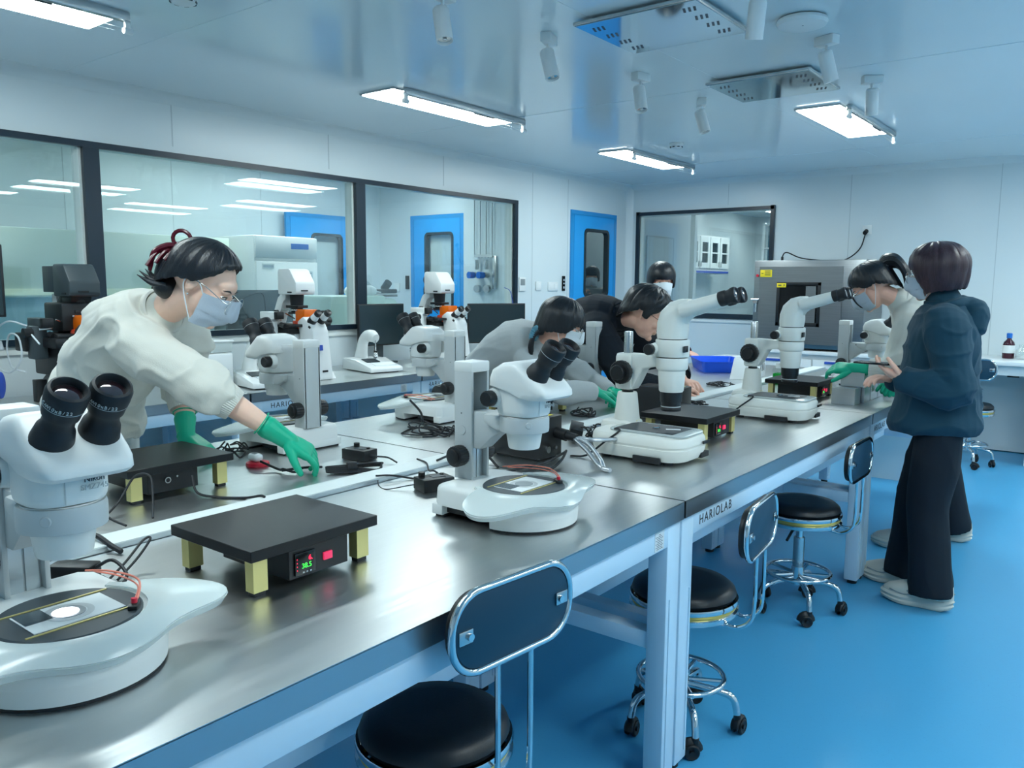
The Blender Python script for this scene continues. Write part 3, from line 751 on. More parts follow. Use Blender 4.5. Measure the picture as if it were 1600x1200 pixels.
    g = G('scope_grey'); g.lathe([(.002, 0), (.0085, 0), (.0085, .008), (.007, .0095), (.002, .0095)], c=(.04, .0+.04*0-.038, .252), ax=(.75, -.66, 0), seg=20, rib=.05, nrib=1); obj('lock_screw', g, hd)
    text('lettering', 'Nikon', hd, (.0622, .022, .308), .012, 'ink', (0, 1, 0)); text('lettering', 'SMZ745', hd, (.0622, .022, .296), .012, 'scope_grey', (0, 1, 0))
    g = G('red'); 
    pk = G('pink_cable'); pk.tube([(.055, .074, .097), (.05, .085, .104), (.0, .11, .112), (-.07, .10, .112), (-.14, .09, .10)], .0017, 8, smooth=6); pk.tube([(.058, .074, .097), (.054, .078, .102), (.01, .104, .106), (-.06, .108, .104), (-.13, .10, .098)], .0015, 8, smooth=6)
    pk.mat('red').cyl((.056, .074, .094), (.056, .075, .104), .005, seg=10); obj('probe_cable', pk, t)
    return t
SM = make_stereo(); GM = 'stereo microscopes on square columns'
SM.location = (-1.215, 1.62, TZ); SM['label'] = 'white stereo microscope on the near bench, in the middle of the photo'; SM['group'] = GM
nearm = dup(SM, (-1.275, .53, TZ), 0, 'white stereo microscope in the lower left corner, its lit stage nearest the camera')
dup(SM, (-2.51, 1.82, TZ), PI, 'stereo microscope behind the woman\'s gloved reaching hand, first of the rear row')
dup(SM, (-2.52, 2.62, TZ), PI, 'stereo microscope of the rear row left of the girl in grey fleece')
dup(SM, (-2.52, 3.75, TZ), PI, 'stereo microscope between the grey-fleeced girl and the man in black')
dup(SM, (-1.205, 5.0, TZ), 0, 'stereo microscope beside the bending woman in white on the right')
# things that only the nearest shows
hd = [c for c in nearm.children if c.name.startswith('optical_head')][0]
sr = [c for c in nearm.children if c.name.startswith('stage_ring')][0]
g = G('glow'); g.lathe([(.001, .0925), (.019, .0925), (.019, .093), (.001, .093)], c=(.0, -.005, 0), seg=28); obj('lit_spot', g, sr)
eps = [c for c in hd.children if c.name.startswith('eyepiece')]
for s, e_, tx in ((-1, eps[0], 'C-W10xB/22'), (1, eps[1], 'C-W10xB/22')):
    d = V((.60, -s*.03, .80)).normalized(); o = V((.058, s*.033, .372)); R = .0292; H = .079
    vdir = V((.75, -.66, 0)); vdir = (vdir-d*vdir.dot(d)).normalized(); sd = d.cross(vdir).normalized()
    for k, ch in enumerate(tx):
        a = (k-4.5)*.16; nrm = vdir*math.cos(a)+sd*math.sin(a); tg = -vdir*math.sin(a)+sd*math.cos(a)
        if tg.dot(V((1, 1, 0))) < 0: pass
        text('lettering', ch, e_, o+d*H+nrm*(R+.0), .0075, 'scope_grey', tg, d)

# ------------------------------------------------------------------ large stereo microscopes with round pole stands
def make_pole_scope():
    t = thing('pole_microscope', 'x', 'microscope')     # origin: base centre; operator +x; optical axis at x=0.04,y=.07
    ax, ay, px, py = .045, .075, -.13, .075
    def lay(w, l, r, z, dx=0): return [(p[0]+dx, p[1], z) for p in rrect(l, w, r, 8)]
    g = G('scope_cream')
    g.rings([lay(.235, .355, .07, .022), lay(.245, .365, .075, .034), lay(.25, .37, .075, .05), lay(.25, .37, .075, .052), lay(.244, .364, .073, .054), lay(.244, .364, .073, .058), lay(.25, .37, .075, .062), lay(.246, .366, .074, .08), lay(.232, .352, .068, .09), lay(.2, .32, .06, .094)])
    g.rings([lay(.225, .345, .065, .012), lay(.235, .355, .07, .024)])
    obj('base', g, t)
    g = G('rubber')
    for x in (-.12, .12):
        for y in (-.08, .08): g.cyl((x, y, 0), (x, y, .014), .018)
    g.box((.06, -.121, .016), (.1, .012, .02)); g.box((.176, .07, .02), (.014, .06, .018)); obj('foot', g, t)
    g = G('milky'); g.rings([lay(.19, .29, .04, .094, .03), lay(.192, .292, .042, .099, .03), lay(.186, .286, .04, .101, .03)]); st_ = obj('stage_frame', g, t)
    M('stage_dark', '#262e33', .5); g = G('stage_dark'); g.rings([lay(.15, .22, .006, .1012, .02), lay(.15, .22, .006, .1022, .02)]); obj('stage_glass', g, st_)
    g = G('chrome'); g.lathe([(.002, .1022), (.014, .1022), (.014, .106), (.011, .109), (.002, .109)], c=(.03, 0, 0)); g.mat('paper').box((.09, .01, .1035), (.05, .012, .002), r=.5); obj('sample', g, st_)
    g = G('black'); g.box((.19, .06, .066), (.006, .05, .011), r=-.0, bev=.002); obj('status_panel', g, t)
    # foot of the pole and pole
    g = G('scope_cream'); g.rings([lay(.14, .12, .03, .06, px-.0)] + [[(px+r*1.0*math.cos(2*PI*k/36+.3)*1.1, py+r*math.sin(2*PI*k/36+.3), z) for k in range(36)] for r, z in ()] or [], cap=True) if False else None
    g.lathe([(.01, .06), (.052, .06), (.048, .1), (.04, .17), (.036, .205), (.033, .21), (.01, .21)], c=(px, py, 0), seg=40); g.box((px-.02, py-.0, .085), (.12, .13, .05), bev=.02)
    g.mat('yellow').box((px+.046, py, .10), (.001, .02, .02)); obj('pole_foot', g, t)
    g = G('chrome_soft'); g.cyl((px, py, .2), (px, py, .43), .0165, seg=28, bev=.003); g.mat('black').cyl((px, py, .208), (px, py, .216), .021, seg=24); obj('pole', g, t)
    # focus carriage and arm
    g = G('scope_cream'); g.box((px, py, .285), (.07, .075, .13), bev=.012)
    g.side([(px-.035, .30), (px-.035, .352), (px+.03, .352), (ax-.03, .347), (ax-.03, .315), (px+.075, .30), (px+.05, .25), (px+.035, .225), (px-.02, .225)], -.03, .03, bev=.008, off=(0, py, 0))
    obj('focus_arm', g, t)
    for s in (-1, 1):
        g = G('black'); c = (px+.0, py+s*.038, .285)
        g.lathe([(.006, 0), (.04, 0), (.043, .004), (.043, .02), (.04, .023), (.028, .024), (.028, .042), (.025, .045), (.004, .045)], c=c, ax=(0, s, 0), seg=40, rib=.035, nrib=1); obj('focus_knob', g, t)
    g = G('scope_cream')
    g.lathe([(.03, .225), (.040, .225), (.043, .23), (.047, .285), (.047, .30), (.054, .306), (.0555, .31), (.0555, .34), (.054, .345), (.03, .345)], c=(ax, ay, 0), seg=44); hd = obj('objective_mount', g, t)
    g = G('black'); g.lathe([(.01, .158), (.034, .158), (.036, .161), (.036, .168), (.0345, .17), (.0345, .185), (.0385, .192), (.039, .226), (.01, .226)], c=(ax, ay, 0), seg=40); g.mat('scope_grey').lathe([(.0347, .172), (.0347, .175)], c=(ax, ay, 0), seg=40, cap=False); obj('objective', g, t)
    g = G('scope_cream'); g.rings([[(ax+p[0]*k, ay+p[1]*k, z) for p in rrect(.115, .108, .048, 7)] for k, z in ((.96, .349), (1, .353), (1, .405), (.97, .409))])
    for s in (-1, 1): g.cyl((ax-.05, ay+s*.03, .375), (ax-.05, ay+s*.066, .375), .022, .018, seg=24)
    zb = obj('zoom_body', g, t)
    for s in (-1, 1): g = G('black'); g.lathe([(.004, 0), (.018, 0), (.0195, .003), (.0195, .02), (.016, .023), (.004, .023)], c=(ax-.05, ay+s*.066, .375), ax=(0, s, 0), seg=32, rib=.04, nrib=1); obj('zoom_knob', g, zb)
    g = G('black'); g.box((ax+.0575, ay-.015, .378), (.003, .034, .022), bev=.001); obj('badge', g, zb)
    g = G('black'); g.lathe([(.03, .406), (.05, .406), (.05, .4125), (.03, .4125)], c=(ax, ay, 0), seg=32, cap=False); obj('joint_ring', g, t)
    # ergonomic tilting head: swept body turning from vertical to the operator
    g = G('scope_cream'); cl = []; R = []
    prof = [((-.002, .412), .92, 0), ((-.002, .43), .97, 5), ((.0, .455), 1.0, 14), ((.006, .48), .98, 30), ((.022, .502), .86, 52), ((.045, .514), .70, 66), ((.07, .521), .55, 72)]
    for (x, z), k, ang in prof:
        a = math.radians(ang); xx, zz = V((math.cos(a), 0, -math.sin(a))), V((0, 1, 0))
        R.append([V((ax+x, ay, z))+xx*(p[0]*k)+zz*(p[1]*(k*.5+.5)) for p in rrect(.112, .105, .05, 7)])
    g.rings(R); th = obj('tilting_head', g, t)
    for s in (-1, 1):
        d = V((.955, 0, .285)).normalized(); o = V((ax+.06, ay+s*.031, .515))
        g = G('scope_cream'); g.lathe([(.01, -.02), (.026, -.015), (.0265, 0), (.0245, .05), (.0225, .125), (.0225, .13), (.01, .13)], c=o, ax=d, seg=32); tb = obj('eyepiece_tube', g, th)
        g = G('rubber'); g.lathe([(.01, .128), (.0245, .128), (.0255, .132), (.0255, .15), (.023, .153), (.0235, .165), (.0265, .172), (.0275, .182), (.0255, .187), (.022, .188), (.0195, .184), (.004, .182)], c=o, ax=d, seg=32); ep = obj('eyepiece', g, tb)
        g = G('lens'); g.lathe([(.002, .1855), (.012, .185), (.0195, .1835), (.0195, .182), (.002, .181)], c=o, ax=d, seg=24); obj('lens', g, ep)
    g = G('rubber'); g.tube([(-.08, -.095, .1), (-.075, -.10, .103), (-.05, -.115, .1), (-.095, -.135, .06), (-.15, -.165, .01), (-.2, -.19, .004)], .0035, 8, smooth=5); obj('stage_cable', g, t)
    return t
pm = make_pole_scope(); GP = 'cream microscopes on round pole stands'
pm.location = (-1.335, 2.505, TZ); pm['label'] = 'big cream microscope on a round pole stand, on the bench with the readable lettering'; pm['group'] = GP
dup(pm, (-1.30, 3.62, TZ), 0, 'second cream pole-stand microscope, in front of the steel oven', GP)

# ------------------------------------------------------------------ warming plates
def make_plate():
    t = thing('warming_plate', 'x', 'warming plate'); L, W, H = .318, .28, .098      # L along y, W along x; controls face +x
    g = G('black_plate'); g.box((0, 0, H-.011), (W, L, .022), bev=.0012, seg=1); obj('plate', g, t)
    for sx in (-1, 1):
        for sy in (-1, 1):
            g = G('brass_side'); g.box((sx*(W/2-.028), sy*(L/2-.03), .009+(H-.031)/2), (.026, .032, H-.031)); leg = obj('leg', g, t)
            g = G('rubber'); g.box((sx*(W/2-.028), sy*(L/2-.03), .005), (.02, .024, .01)); obj('foot_pad', g, leg)
    g = G('black'); g.box((.013, .01, H-.022-.033), (W-.052, .15, .062), bev=.001, seg=1); cb = obj('control_box', g, t)
    x = .013+(W-.052)/2
    g = G('black_gloss'); g.box((x+.002, -.028, H-.057), (.006, .05, .046), bev=.002); ds = obj('display', g, cb)
    text('digits', '6.', ds, (x+.0056, -.016, H-.0485), .014, 'led_red', (0, 1, 0)); text('digits', '38.5', ds, (x+.0056, -.026, H-.0625), .0145, 'led_green', (0, 1, 0))
    g = G('led_red')
    for k in range(4): g.box((x+.0055, -.049, H-.046-.0075*k), (.0004, .0012, .0022))
    g.mat('scope_grey')
    for k in range(3): g.box((x+.0055, -.034+.009*k, H-.0755), (.0004, .004, .003))
    obj('indicator', g, ds)
    g = G('led_pink'); g.box((x+.002, .03, H-.057), (.005, .022, .016), bev=.001); obj('power_switch', g, cb)
    x2 = .013-(W-.052)/2
    g = G('chrome_soft'); g.cyl((x2, .03, H-.052), (x2-.008, .03, H-.052), .009, seg=20); g.mat('black').cyl((x2-.0075, .03, H-.052), (x2-.0085, .03, H-.052), .006, seg=16); g.mat('chrome_soft').cyl((x2, .0, H-.046), (x2-.004, .0, H-.046), .003, seg=10); obj('socket', g, cb)
    return t
wp = make_plate(); GB = 'black warming plates on brass legs'
wp.location = (-1.418, 1.016, TZ); wp['label'] = 'nearest black warming plate on brass legs, its red and green digits readable'; wp['group'] = GB
dup(wp, (-2.228, 1.195, TZ), PI, 'black warming plate in the rear row, in front of the leaning woman', GB)
dup(wp, (-1.40, 2.98, TZ), 0, 'black warming plate under the first pole-stand microscope', GB)
dup(wp, (-1.44, 4.42, TZ), 0, 'black warming plate beside the stacked silver boxes, with a gloved hand over it', GB)
dup(wp, (-2.25, 3.02, TZ), PI, 'black warming plate in the rear row, under the sleeve of the girl in grey fleece', GB)

# ------------------------------------------------------------------ inverted microscopes on the wall bench
def make_inverted(dark=False):
    t = thing('inverted_microscope', 'x', 'microscope'); A = 'dark_grey' if dark else 'white_plastic'; Bk = 'black'
    g = G(A)
    g.side([(-.22, 0), (-.22, .10), (-.17, .13), (.10, .12), (.17, .10), (.25, .0)], -.1, .1, bev=.008); obj('base', g, t)
    g = G(A); g.side([(.13, .02), (.09, .30), (.07, .355), (.13, .39), (.20, .345), (.225, .30), (.235, .22), (.265, .02), (.265, 0), (.13, 0)], -.062, .062, bev=.012)
    pl = obj('front_pillar', g, t)
    g = G('ink_blue'); m_ = X4((.253, -.02, .19), (0, 1, 0), (-.08, 0, 1)); g.box((.2475, -.02, .20), (.004, .03, .034), r=rotm(0, -.12, 0)); g.mat(Bk).box((.262, .0, .055), (.004, .04, .012)); g.box((.197, -.063, .325), (.018, .003, .014), r=rotm(0, .6, 0)); obj('badge', g, pl)
    for s in (-1, 1):
        d = V((.80, s*.05, .60)).normalized(); o = V((.165, s*.032, .345))
        g = G('black'); g.lathe([(.005, 0), (.026, 0), (.027, .01), (.027, .055), (.005, .055)], c=o, ax=d, seg=24); ep = obj('eyepiece', g, pl)
        g = G('white_plastic' if not dark else 'grey_plastic'); g.lathe([(.005, .055), (.024, .055), (.021, .095), (.005, .095)], c=o, ax=d, seg=24); g.mat('black').lathe([(.005, .095), (.021, .095), (.0225, .11), (.019, .122), (.016, .121), (.004, .117)], c=o, ax=d, seg=24); obj('eye_cup', g, ep)
    g = G(A); g.box((-.03, 0, .2), (.22, .17, .16), bev=.012); g.box((-.19, 0, .2), (.06, .14, .2), bev=.008); obj('body', g, t)
    g = G(Bk); g.box((0, 0, .332), (.26, .32, .018), bev=.004); g.box((-.02, 0, .305), (.2, .26, .04), bev=.004); g.lathe([(.01, .28), (.09, .28), (.1, .30), (.01, .30)], seg=28); obj('stage', g, t)
    # micromanipulators either side
    for s in (-1, 1):
        g = G('dark_grey' if dark else 'white_gloss'); g.box((-.02, s*.19, .30), (.07, .07, .16), bev=.008); g.box((-.04, s*.17, .395), (.15, .05, .045), bev=.006)
        g.mat(Bk).box((.045, s*.17, .395), (.035, .052, .046), bev=.005); g.cyl((.0, s*.22, .35), (.0, s*.26, .35), .022, seg=20); g.cyl((.05, s*.16, .34), (.09, s*.16, .33), .016, seg=16)
        g.mat('chrome_soft').box((-.03, s*.17, .365), (.12, .06, .012), bev=.002); g.tube([(.05, s*.13, .41), (.0, s*.02, .37)], .004, 8); obj('micromanipulator', g, t)
    # illumination arm and lamp block
    g = G(A); g.side([(-.22, .2), (-.24, .32), (-.15, .50), (-.11, .53), (-.07, .53), (-.07, .49), (-.10, .47), (-.165, .32), (-.16, .2)], -.035, .035, bev=.008)
    for z in (.40,): g.mat(Bk).cyl((-.15, -.036, z), (-.15, -.055, z), .021, seg=24)
    am = obj('illumination_arm', g, t)
    g = G(A); g.side([(-.09, .52), (-.09, .66), (-.08, .68), (.02, .68), (.035, .67), (.085, .60), (.09, .59), (.09, .535), (.08, .52)], -.075, .075, bev=.010)
    g.mat(Bk).box((.092, -.01, .545), (.004, .05, .008)); g.box((.03, -.0765, .535), (.04, .004, .008)); lb = obj('lamp_block', g, am)
    if not dark:
        g = G(Bk); g.cyl((-.09, -.0, .62), (-.13, -.0, .62), .045, .04, seg=28); g.mat('pink_cable').cyl((-.095, 0, .62), (-.10, 0, .62), .047, seg=28); g.mat(Bk).tube([(-.13, 0, .60), (-.16, 0, .56), (-.16, .0, .5)], .004, 8, smooth=4); obj('lamp_house', g, lb)
    else:
        g = G('dark_grey'); g.box((-.15, 0, .605), (.13, .14, .13), bev=.004); g.mat('black').side([(-.05, .46), (.02, .46), (.05, .52), (-.06, .52)], -.05, .05, bev=.004); g.mat('white_plastic').box((-.2, 0, .45), (.05, .05, .16)); obj('camera_box', g, lb)
    g = G(Bk); g.cyl((0, 0, .40), (0, 0, .52), .035, .045, seg=24); g.cyl((0, 0, .40), (0, 0, .41), .055, seg=28); g.mat('chrome_soft').box((.0, -.01, .425), (.14, .1, .008), bev=.002); g.mat(Bk).box((.0, 0, .445), (.12, .08, .018), bev=.003); obj('condenser', g, am)
    g = G('orange'); g.side([(.045, .34), (.045, .43), (.135, .43), (.135, .36), (.10, .34)], -.05, .05, bev=.004); g.mat('orange_red').side([(.03, .31), (.03, .36), (.10, .36), (.12, .345), (.10, .31)], -.06, .06, bev=.004); obj('orange_shield', g, t)
    if dark:
        g = G('mask_white')
        g.tube([(-.05, -.22, .38), (-.12, -.28, .40), (-.24, -.30, .33), (-.25, -.30, .20), (-.14, -.28, .15), (-.04, -.26, .22), (-.05, -.26, .32), (-.12, -.27, .34), (-.17, -.27, .28), (-.13, -.27, .18), (-.02, -.25, .16)], .0045, 8, smooth=6)
        g.tube([(-.02, -.23, .36), (.10, -.23, .30)], .004, 8); g.cyl((-.05, -.23, .36), (.0, -.23, .34), .012, seg=12); g.cyl((-.2, -.29, .30), (-.18, -.29, .26), .01, seg=12); obj('tubing', g, t)
        g = G('black'); g.box((-.10, -.2, .30), (.12, .08, .09), bev=.008); g.box((-.02, 0, .22), (.3, .3, .17), bev=.01); g.box((-.05, 0, .42), (.2, .2, .14), bev=.01); g.box((.02, 0, .30), (.26, .36, .05), bev=.01); g.mat('paper').box((.133, .04, .26), (.003, .02, .04)); g.box((.133, .07, .26), (.003, .02, .04)); obj('housing', g, t)
    return t
im = make_inverted(); im.location = (-4.2, 3.21, TZ); im['label'] = 'white inverted microscope with an orange shield, its blue badge visible, on the wall bench'; im['group'] = 'white inverted microscopes'
o = dup(im, (-4.2, 4.52, TZ), 0, 'white inverted microscope farther along the wall bench, in front of the dark monitor', 'white inverted microscopes')
im2 = make_inverted(True); im2.location = (-4.2, 1.88, TZ); im2['label'] = 'black inverted microscope with looped white tubing, left of the woman in white'
# ------------------------------------------------------------------ people
def remesh(g, name, mats, vox=.006, smooth=3, disp=None, sf=.5):
    me = bpy.data.meshes.new('tmp'); me.from_pydata([tuple(v) for v in g.v], [], g.f)
    bm = bmesh.new(); bm.from_mesh(me); bmesh.ops.recalc_face_normals(bm, faces=bm.faces[:]); bm.to_mesh(me); bm.free()
    mods = [('REMESH', dict(mode='VOXEL', voxel_size=vox, use_smooth_shade=True))]
    if smooth: mods.append(('SMOOTH', dict(factor=sf, iterations=smooth)))
    r = evaluate(me, mods); bpy.data.meshes.remove(me)
    if disp:
        nn = [v.normal.copy() for v in r.vertices]; cc = [v.co.copy() for v in r.vertices]
        r.vertices.foreach_set('co', [x for c_, n_ in zip(cc, nn) for x in c_+n_*disp(c_)]); r.update()
    r.materials.clear()
    for mm in mats: r.materials.append(MATS[mm])
    r.shade_smooth(); r.name = name
    return r
def lp(a, b, t): return V(a).lerp(V(b), t)
def capsule(g, pts, rad, seg=16, smooth=4, flat=1, up=(0, 0, 1)):
    """tube with rounded ends"""
    P = [V(p) for p in pts]; R = list(rad)
    d0 = (P[0]-P[1]).normalized(); d1 = (P[-1]-P[-2]).normalized()
    C = crom(P, smooth) if len(P) > 1 else P; n = len(C); m = len(R)-1; RR = []
    for i in range(n):
        t = i/(n-1)*m; k = min(int(t), m-1); u = t-k; u = u*u*(3-2*u) if False else u; RR.append(R[k]*(1-u)+R[k+1]*u)
    pre = [(C[0]+d0*RR[0]*math.sin(a), RR[0]*max(.05, math.cos(a))) for a in (1.5, 1.1, .7, .35)]
    post = [(C[-1]+d1*RR[-1]*math.sin(a), RR[-1]*max(.05, math.cos(a))) for a in (.35, .7, 1.1, 1.5)]
    pts = [p for p, r in pre]+C+[p for p, r in post]; rs = [r for p, r in pre]+RR+[r for p, r in post]
    g.tube(pts, rs, seg, flat=flat, up=up)
def trunk(g, secs, n=28, ex=2.4):
    """secs: (centre, lateral, forward, halfwidth, halfdepth)"""
    R = []
    for c, l, f, a, b in secs:
        c, l, f = V(c), V(l).normalized(), V(f).normalized(); r = []
        for k in range(n):
            t = 2*PI*k/n; cs, sn = math.cos(t), math.sin(t)
            r.append(c+l*(a*math.copysign(abs(cs)**(2/ex), cs))+f*(b*math.copysign(abs(sn)**(2/ex), sn)))
        R.append(r)
    g.rings(R)
def hframe(c, face, up=(0, 0, 1), s=1.0):
    x = V(face).normalized(); y = V(up).cross(x).normalized(); z = x.cross(y)
    m = Matrix((x*s, y*s, z*s)).transposed().to_4x4(); m.translation = V(c); return m
def face_shapes(g, Mh):
    """local +x face, +y the person's left, origin mid-head"""
    T = g.T; g.T = Mh
    g.ell((-.014, 0, .032), (.092, .074, .080)); g.ell((.022, 0, -.02), (.064, .064, .082)); g.ell((.034, 0, -.074), (.042, .042, .034))
    g.ell((.05, 0, .03), (.040, .052, .03))
    for s in (-1, 1):
        g.ell((.058, s*.036, -.022), (.024, .022, .022)); g.ell((.074, s*.026, .017), (.013, .02, .007))
        g.tube([(-.008, s*.070, -.03), (-.01, s*.076, -.02), (-.016, s*.081, .0), (-.012, s*.082, .018), (.0, s*.08, .022), (.008, s*.076, .012), (.006, s*.073, -.005)], .0055, 8, smooth=3)
        g.ell((-.002, s*.074, -.0), (.012, .006, .022))
    capsule(g, [(.082, 0, .01), (.092, 0, -.01), (.102, 0, -.028)], [.006, .008, .0105]); g.ell((.094, .009, -.03), (.009, .006, .006)); g.ell((.094, -.009, -.03), (.009, .006, .006))
    g.ell((.080, 0, -.054), (.011, .021, .0055)); g.ell((.079, 0, -.064), (.010, .018, .006)); g.ell((.068, 0, -.094), (.018, .02, .014))
    g.T = T
def hand_shapes(g, Mh, side, curl=(.5, .5, .5, .5, .4), grow=0, spread=.05, thumb=(.72, .62, -.3)):
    """local: wrist origin, +x fingers, +z back of hand, thumb towards +y*side"""
    T = g.T; g.T = Mh
    k = 1
    g.rings([[(x, p[0]+dy, p[1]) for p in rrect(w+2*grow, h+2*grow, (h+2*grow)*.48, 4)] for x, w, h, dy in ((-.02, .05, .036, 0), (.0, .052, .036, 0), (.02, .066, .034, .002*side), (.05, .08, .031, 0), (.078, .082, .026, 0), (.09, .076, .018, 0))])
    for i, (y, L, r) in enumerate(((.0295, .070, .0088), (.0102, .079, .0092), (-.0100, .073, .0088), (-.0285, .056, .0078))):
        y *= side; a = 0; c = curl[i]; p = V((.082, y, .001)); P = [p-V((.02, 0, 0)), p]; sy = y*spread*8
        for q, f in enumerate((.48, .30, .24)):
            a += c*(.8, 1.15, .8)[q]; p = p+V((math.cos(a), sy*(1 if q == 0 else .6), -math.sin(a)))*(L*f); P.append(p)
        capsule(g, P, [r+grow, r*1.04+grow, r+grow, r*.93+grow, r*.78+grow], 10, 3)
    d = V((thumb[0], thumb[1]*side, thumb[2])).normalized(); p = V((.018, .024*side, -.006)); c = curl[4]
    P = [p, p+d*.034]; d2 = (d+V((.35, -.35*side, -.2))*c).normalized(); P.append(P[-1]+d2*.031); d3 = (d2+V((.4, -.5*side, -.25))*c).normalized(); P.append(P[-1]+d3*.026)
    capsule(g, P, [.015+grow, .0125+grow, .0108+grow, .0088+grow], 10, 3)
    g.T = T
def handM(wr, tip, back):
    x = (V(tip)-V(wr)).normalized(); z = V(back); z = (z-x*z.dot(x)).normalized(); y = z.cross(x)
    m = Matrix((x, y, z)).transposed().to_4x4(); m.translation = V(wr); return m
def folds(a, sc, st=(1, 1, 1), seed=0):
    o = V((seed*7.1, seed*3.3, seed*1.7))
    def f(p):
        q = V((p.x*st[0], p.y*st[1], p.z*st[2]))*sc+o
        w_ = noise.noise_vector(q*.6)*.8
        n = noise.noise(q+w_); m_ = noise.noise(q*2.3+w_*1.5)
        r_ = 1-abs(n)*3.2; r_ = r_*abs(r_) if r_ > 0 else r_*.5
        return max(-.007, a*(r_*.75+m_*.45)-a*.1)
    return f
def hair(name, parent, Mh, zend, mat='hair', thick=None, drop_out=None, part=0, seed=1, cut=(math.pi, .02), taper=.0, rad=(.1, .0835, .091), ctr=(-.012, 0, .031)):
    g = G(mat); g.T = Mh; A, B, Cc = rad
    def fn(u, v):
        az = -PI+2*PI*u; ze = zend(az)-ctr[2]; nz = noise.noise(V((math.cos(az)*9+seed, math.sin(az)*9, 0)))
        ze += nz*.006; te = math.acos(max(-1, min(1, ze/Cc))) if ze > 0 else PI/2
        L = te*Cc+(max(0, -ze)); s = v*L
        if s <= te*Cc: th = s/Cc; r = math.sin(th); z = Cc*math.cos(th); dn = 0
        else: r = 1; dn = s-te*Cc; z = -dn
        k = 1+(thick(az, v) if thick else .03)*(1-taper*max(0, v-.45)/.55)+noise.noise(V((math.cos(az)*14+seed, math.sin(az)*14, v*1.3)))*.022*min(1, v*3)+noise.noise(V((math.cos(az)*45, math.sin(az)*45+seed, v)))*.010*min(1, v*3)
        if dn and drop_out: k += drop_out(az, dn)
        if v > .93: k -= (v-.93)*.6
        pz = part*math.exp(-(math.sin(az)*r/.10)**2)*(1 if v < .6 else 0)
        return (ctr[0]+A*r*math.cos(az)*k, B*r*math.sin(az)*k, ctr[2]+z*(k if dn == 0 else 1)-pz*.004)
    g.grid(fn, 120, 26, .007)
    return obj(name, g, parent)
def mask(parent, Mh, mat='mask', s=1.0, pleats=3):
    g = G(mat); g.T = Mh
    def fn(u, v):
        a = (u-.5)*2*math.radians(74); z = .0-.108*v*(1-.10*abs(math.cos(a)) if v > .5 else 1)+(.012 if v < .1 else 0)*math.cos(a*1.2)**4*(1-v*10)
        f = math.cos(a)
        dep = .075+.034*f**3*math.exp(-((v-.34)/.38)**2)+.012*f**2*(1-v)-(.018*max(0, v-.72)/.28)
        x = .014+dep*f; y = (.074-.012*v)*math.sin(a)
        pl = .0012*math.sin(v*2*PI*pleats)*f
        zz = z*(.78+.22*abs(f)**.5)-.006*(1-abs(f))
        return (x+pl, y, zz-.004)
    g.grid(fn, 40, 26, .0016); o = obj('face_mask', g, parent)
    for sy in (-1, 1):
        g = G('mask_white'); g.T = Mh
        e1 = V(fn(1 if sy > 0 else 0, .04)); e2 = V(fn(1 if sy > 0 else 0, .94))
        g.tube([e1, (.015, sy*.079, .012), (-.012, sy*.084, .022), (-.024, sy*.083, .0), (-.012, sy*.079, -.032), e2], .0016, 6, smooth=5); obj('ear_loop', g, o)
    return o
def glasses(parent, Mh, mat='chrome_soft', r=.024, dz=-.002, dx=0):
    g = G(mat); g.T = Mh
    for s in (-1, 1):
        g.tube([(.100+dx-.006*abs(math.cos(a)) if 0 else .100+dx, s*.034+r*math.cos(a)*1.1, dz+r*math.sin(a)) for a in [2*PI*k/28 for k in range(28)]], .0013, 6, closed=True)
        g.tube([(.100+dx, s*(.034+r*1.1), dz+.006), (.088, s*.071, dz+.01), (.03, s*.079, .012), (-.015, s*.082, .012)], .0014, 6, smooth=3)
    g.tube([(.100+dx, -.0085, dz+.004), (.104+dx, 0, dz+.008), (.100+dx, .0085, dz+.004)], .0013, 6, smooth=3)
    o = obj('glasses', g, parent)
    g = G('pane_clear'); g.T = Mh
    for s in (-1, 1): g.cyl((.0996+dx, s*.034, dz), (.1006+dx, s*.034, dz), r*1.02, seg=24)
    obj('lens', g, o); return o
def eyes(parent, Mh, down=.5):
    for s in (-1, 1):
        g = G('eye_white'); g.T = Mh; g.ell((.0775, s*.031, .0), (.0095, .0125, .0042+.003*(1-down)), n=8, m=14); o = obj('eye', g, parent)
        g = G('eye_dark'); g.T = Mh; g.ell((.0835, s*.031, -.0012*down), (.0042, .0052, .0045), n=8, m=12)
        g.tube([(.081, s*.0195, .001), (.0875, s*.031, .0058), (.0785, s*.0445, .002)], .0014, 6, smooth=4); obj('iris', g, o)
        g = G('hair'); g.T = Mh; g.tube([(.087, s*.016, .019), (.086, s*.032, .0245), (.073, s*.05, .020)], [.0012, .0026, .0010], 6, smooth=4); obj('eyebrow', g, parent)
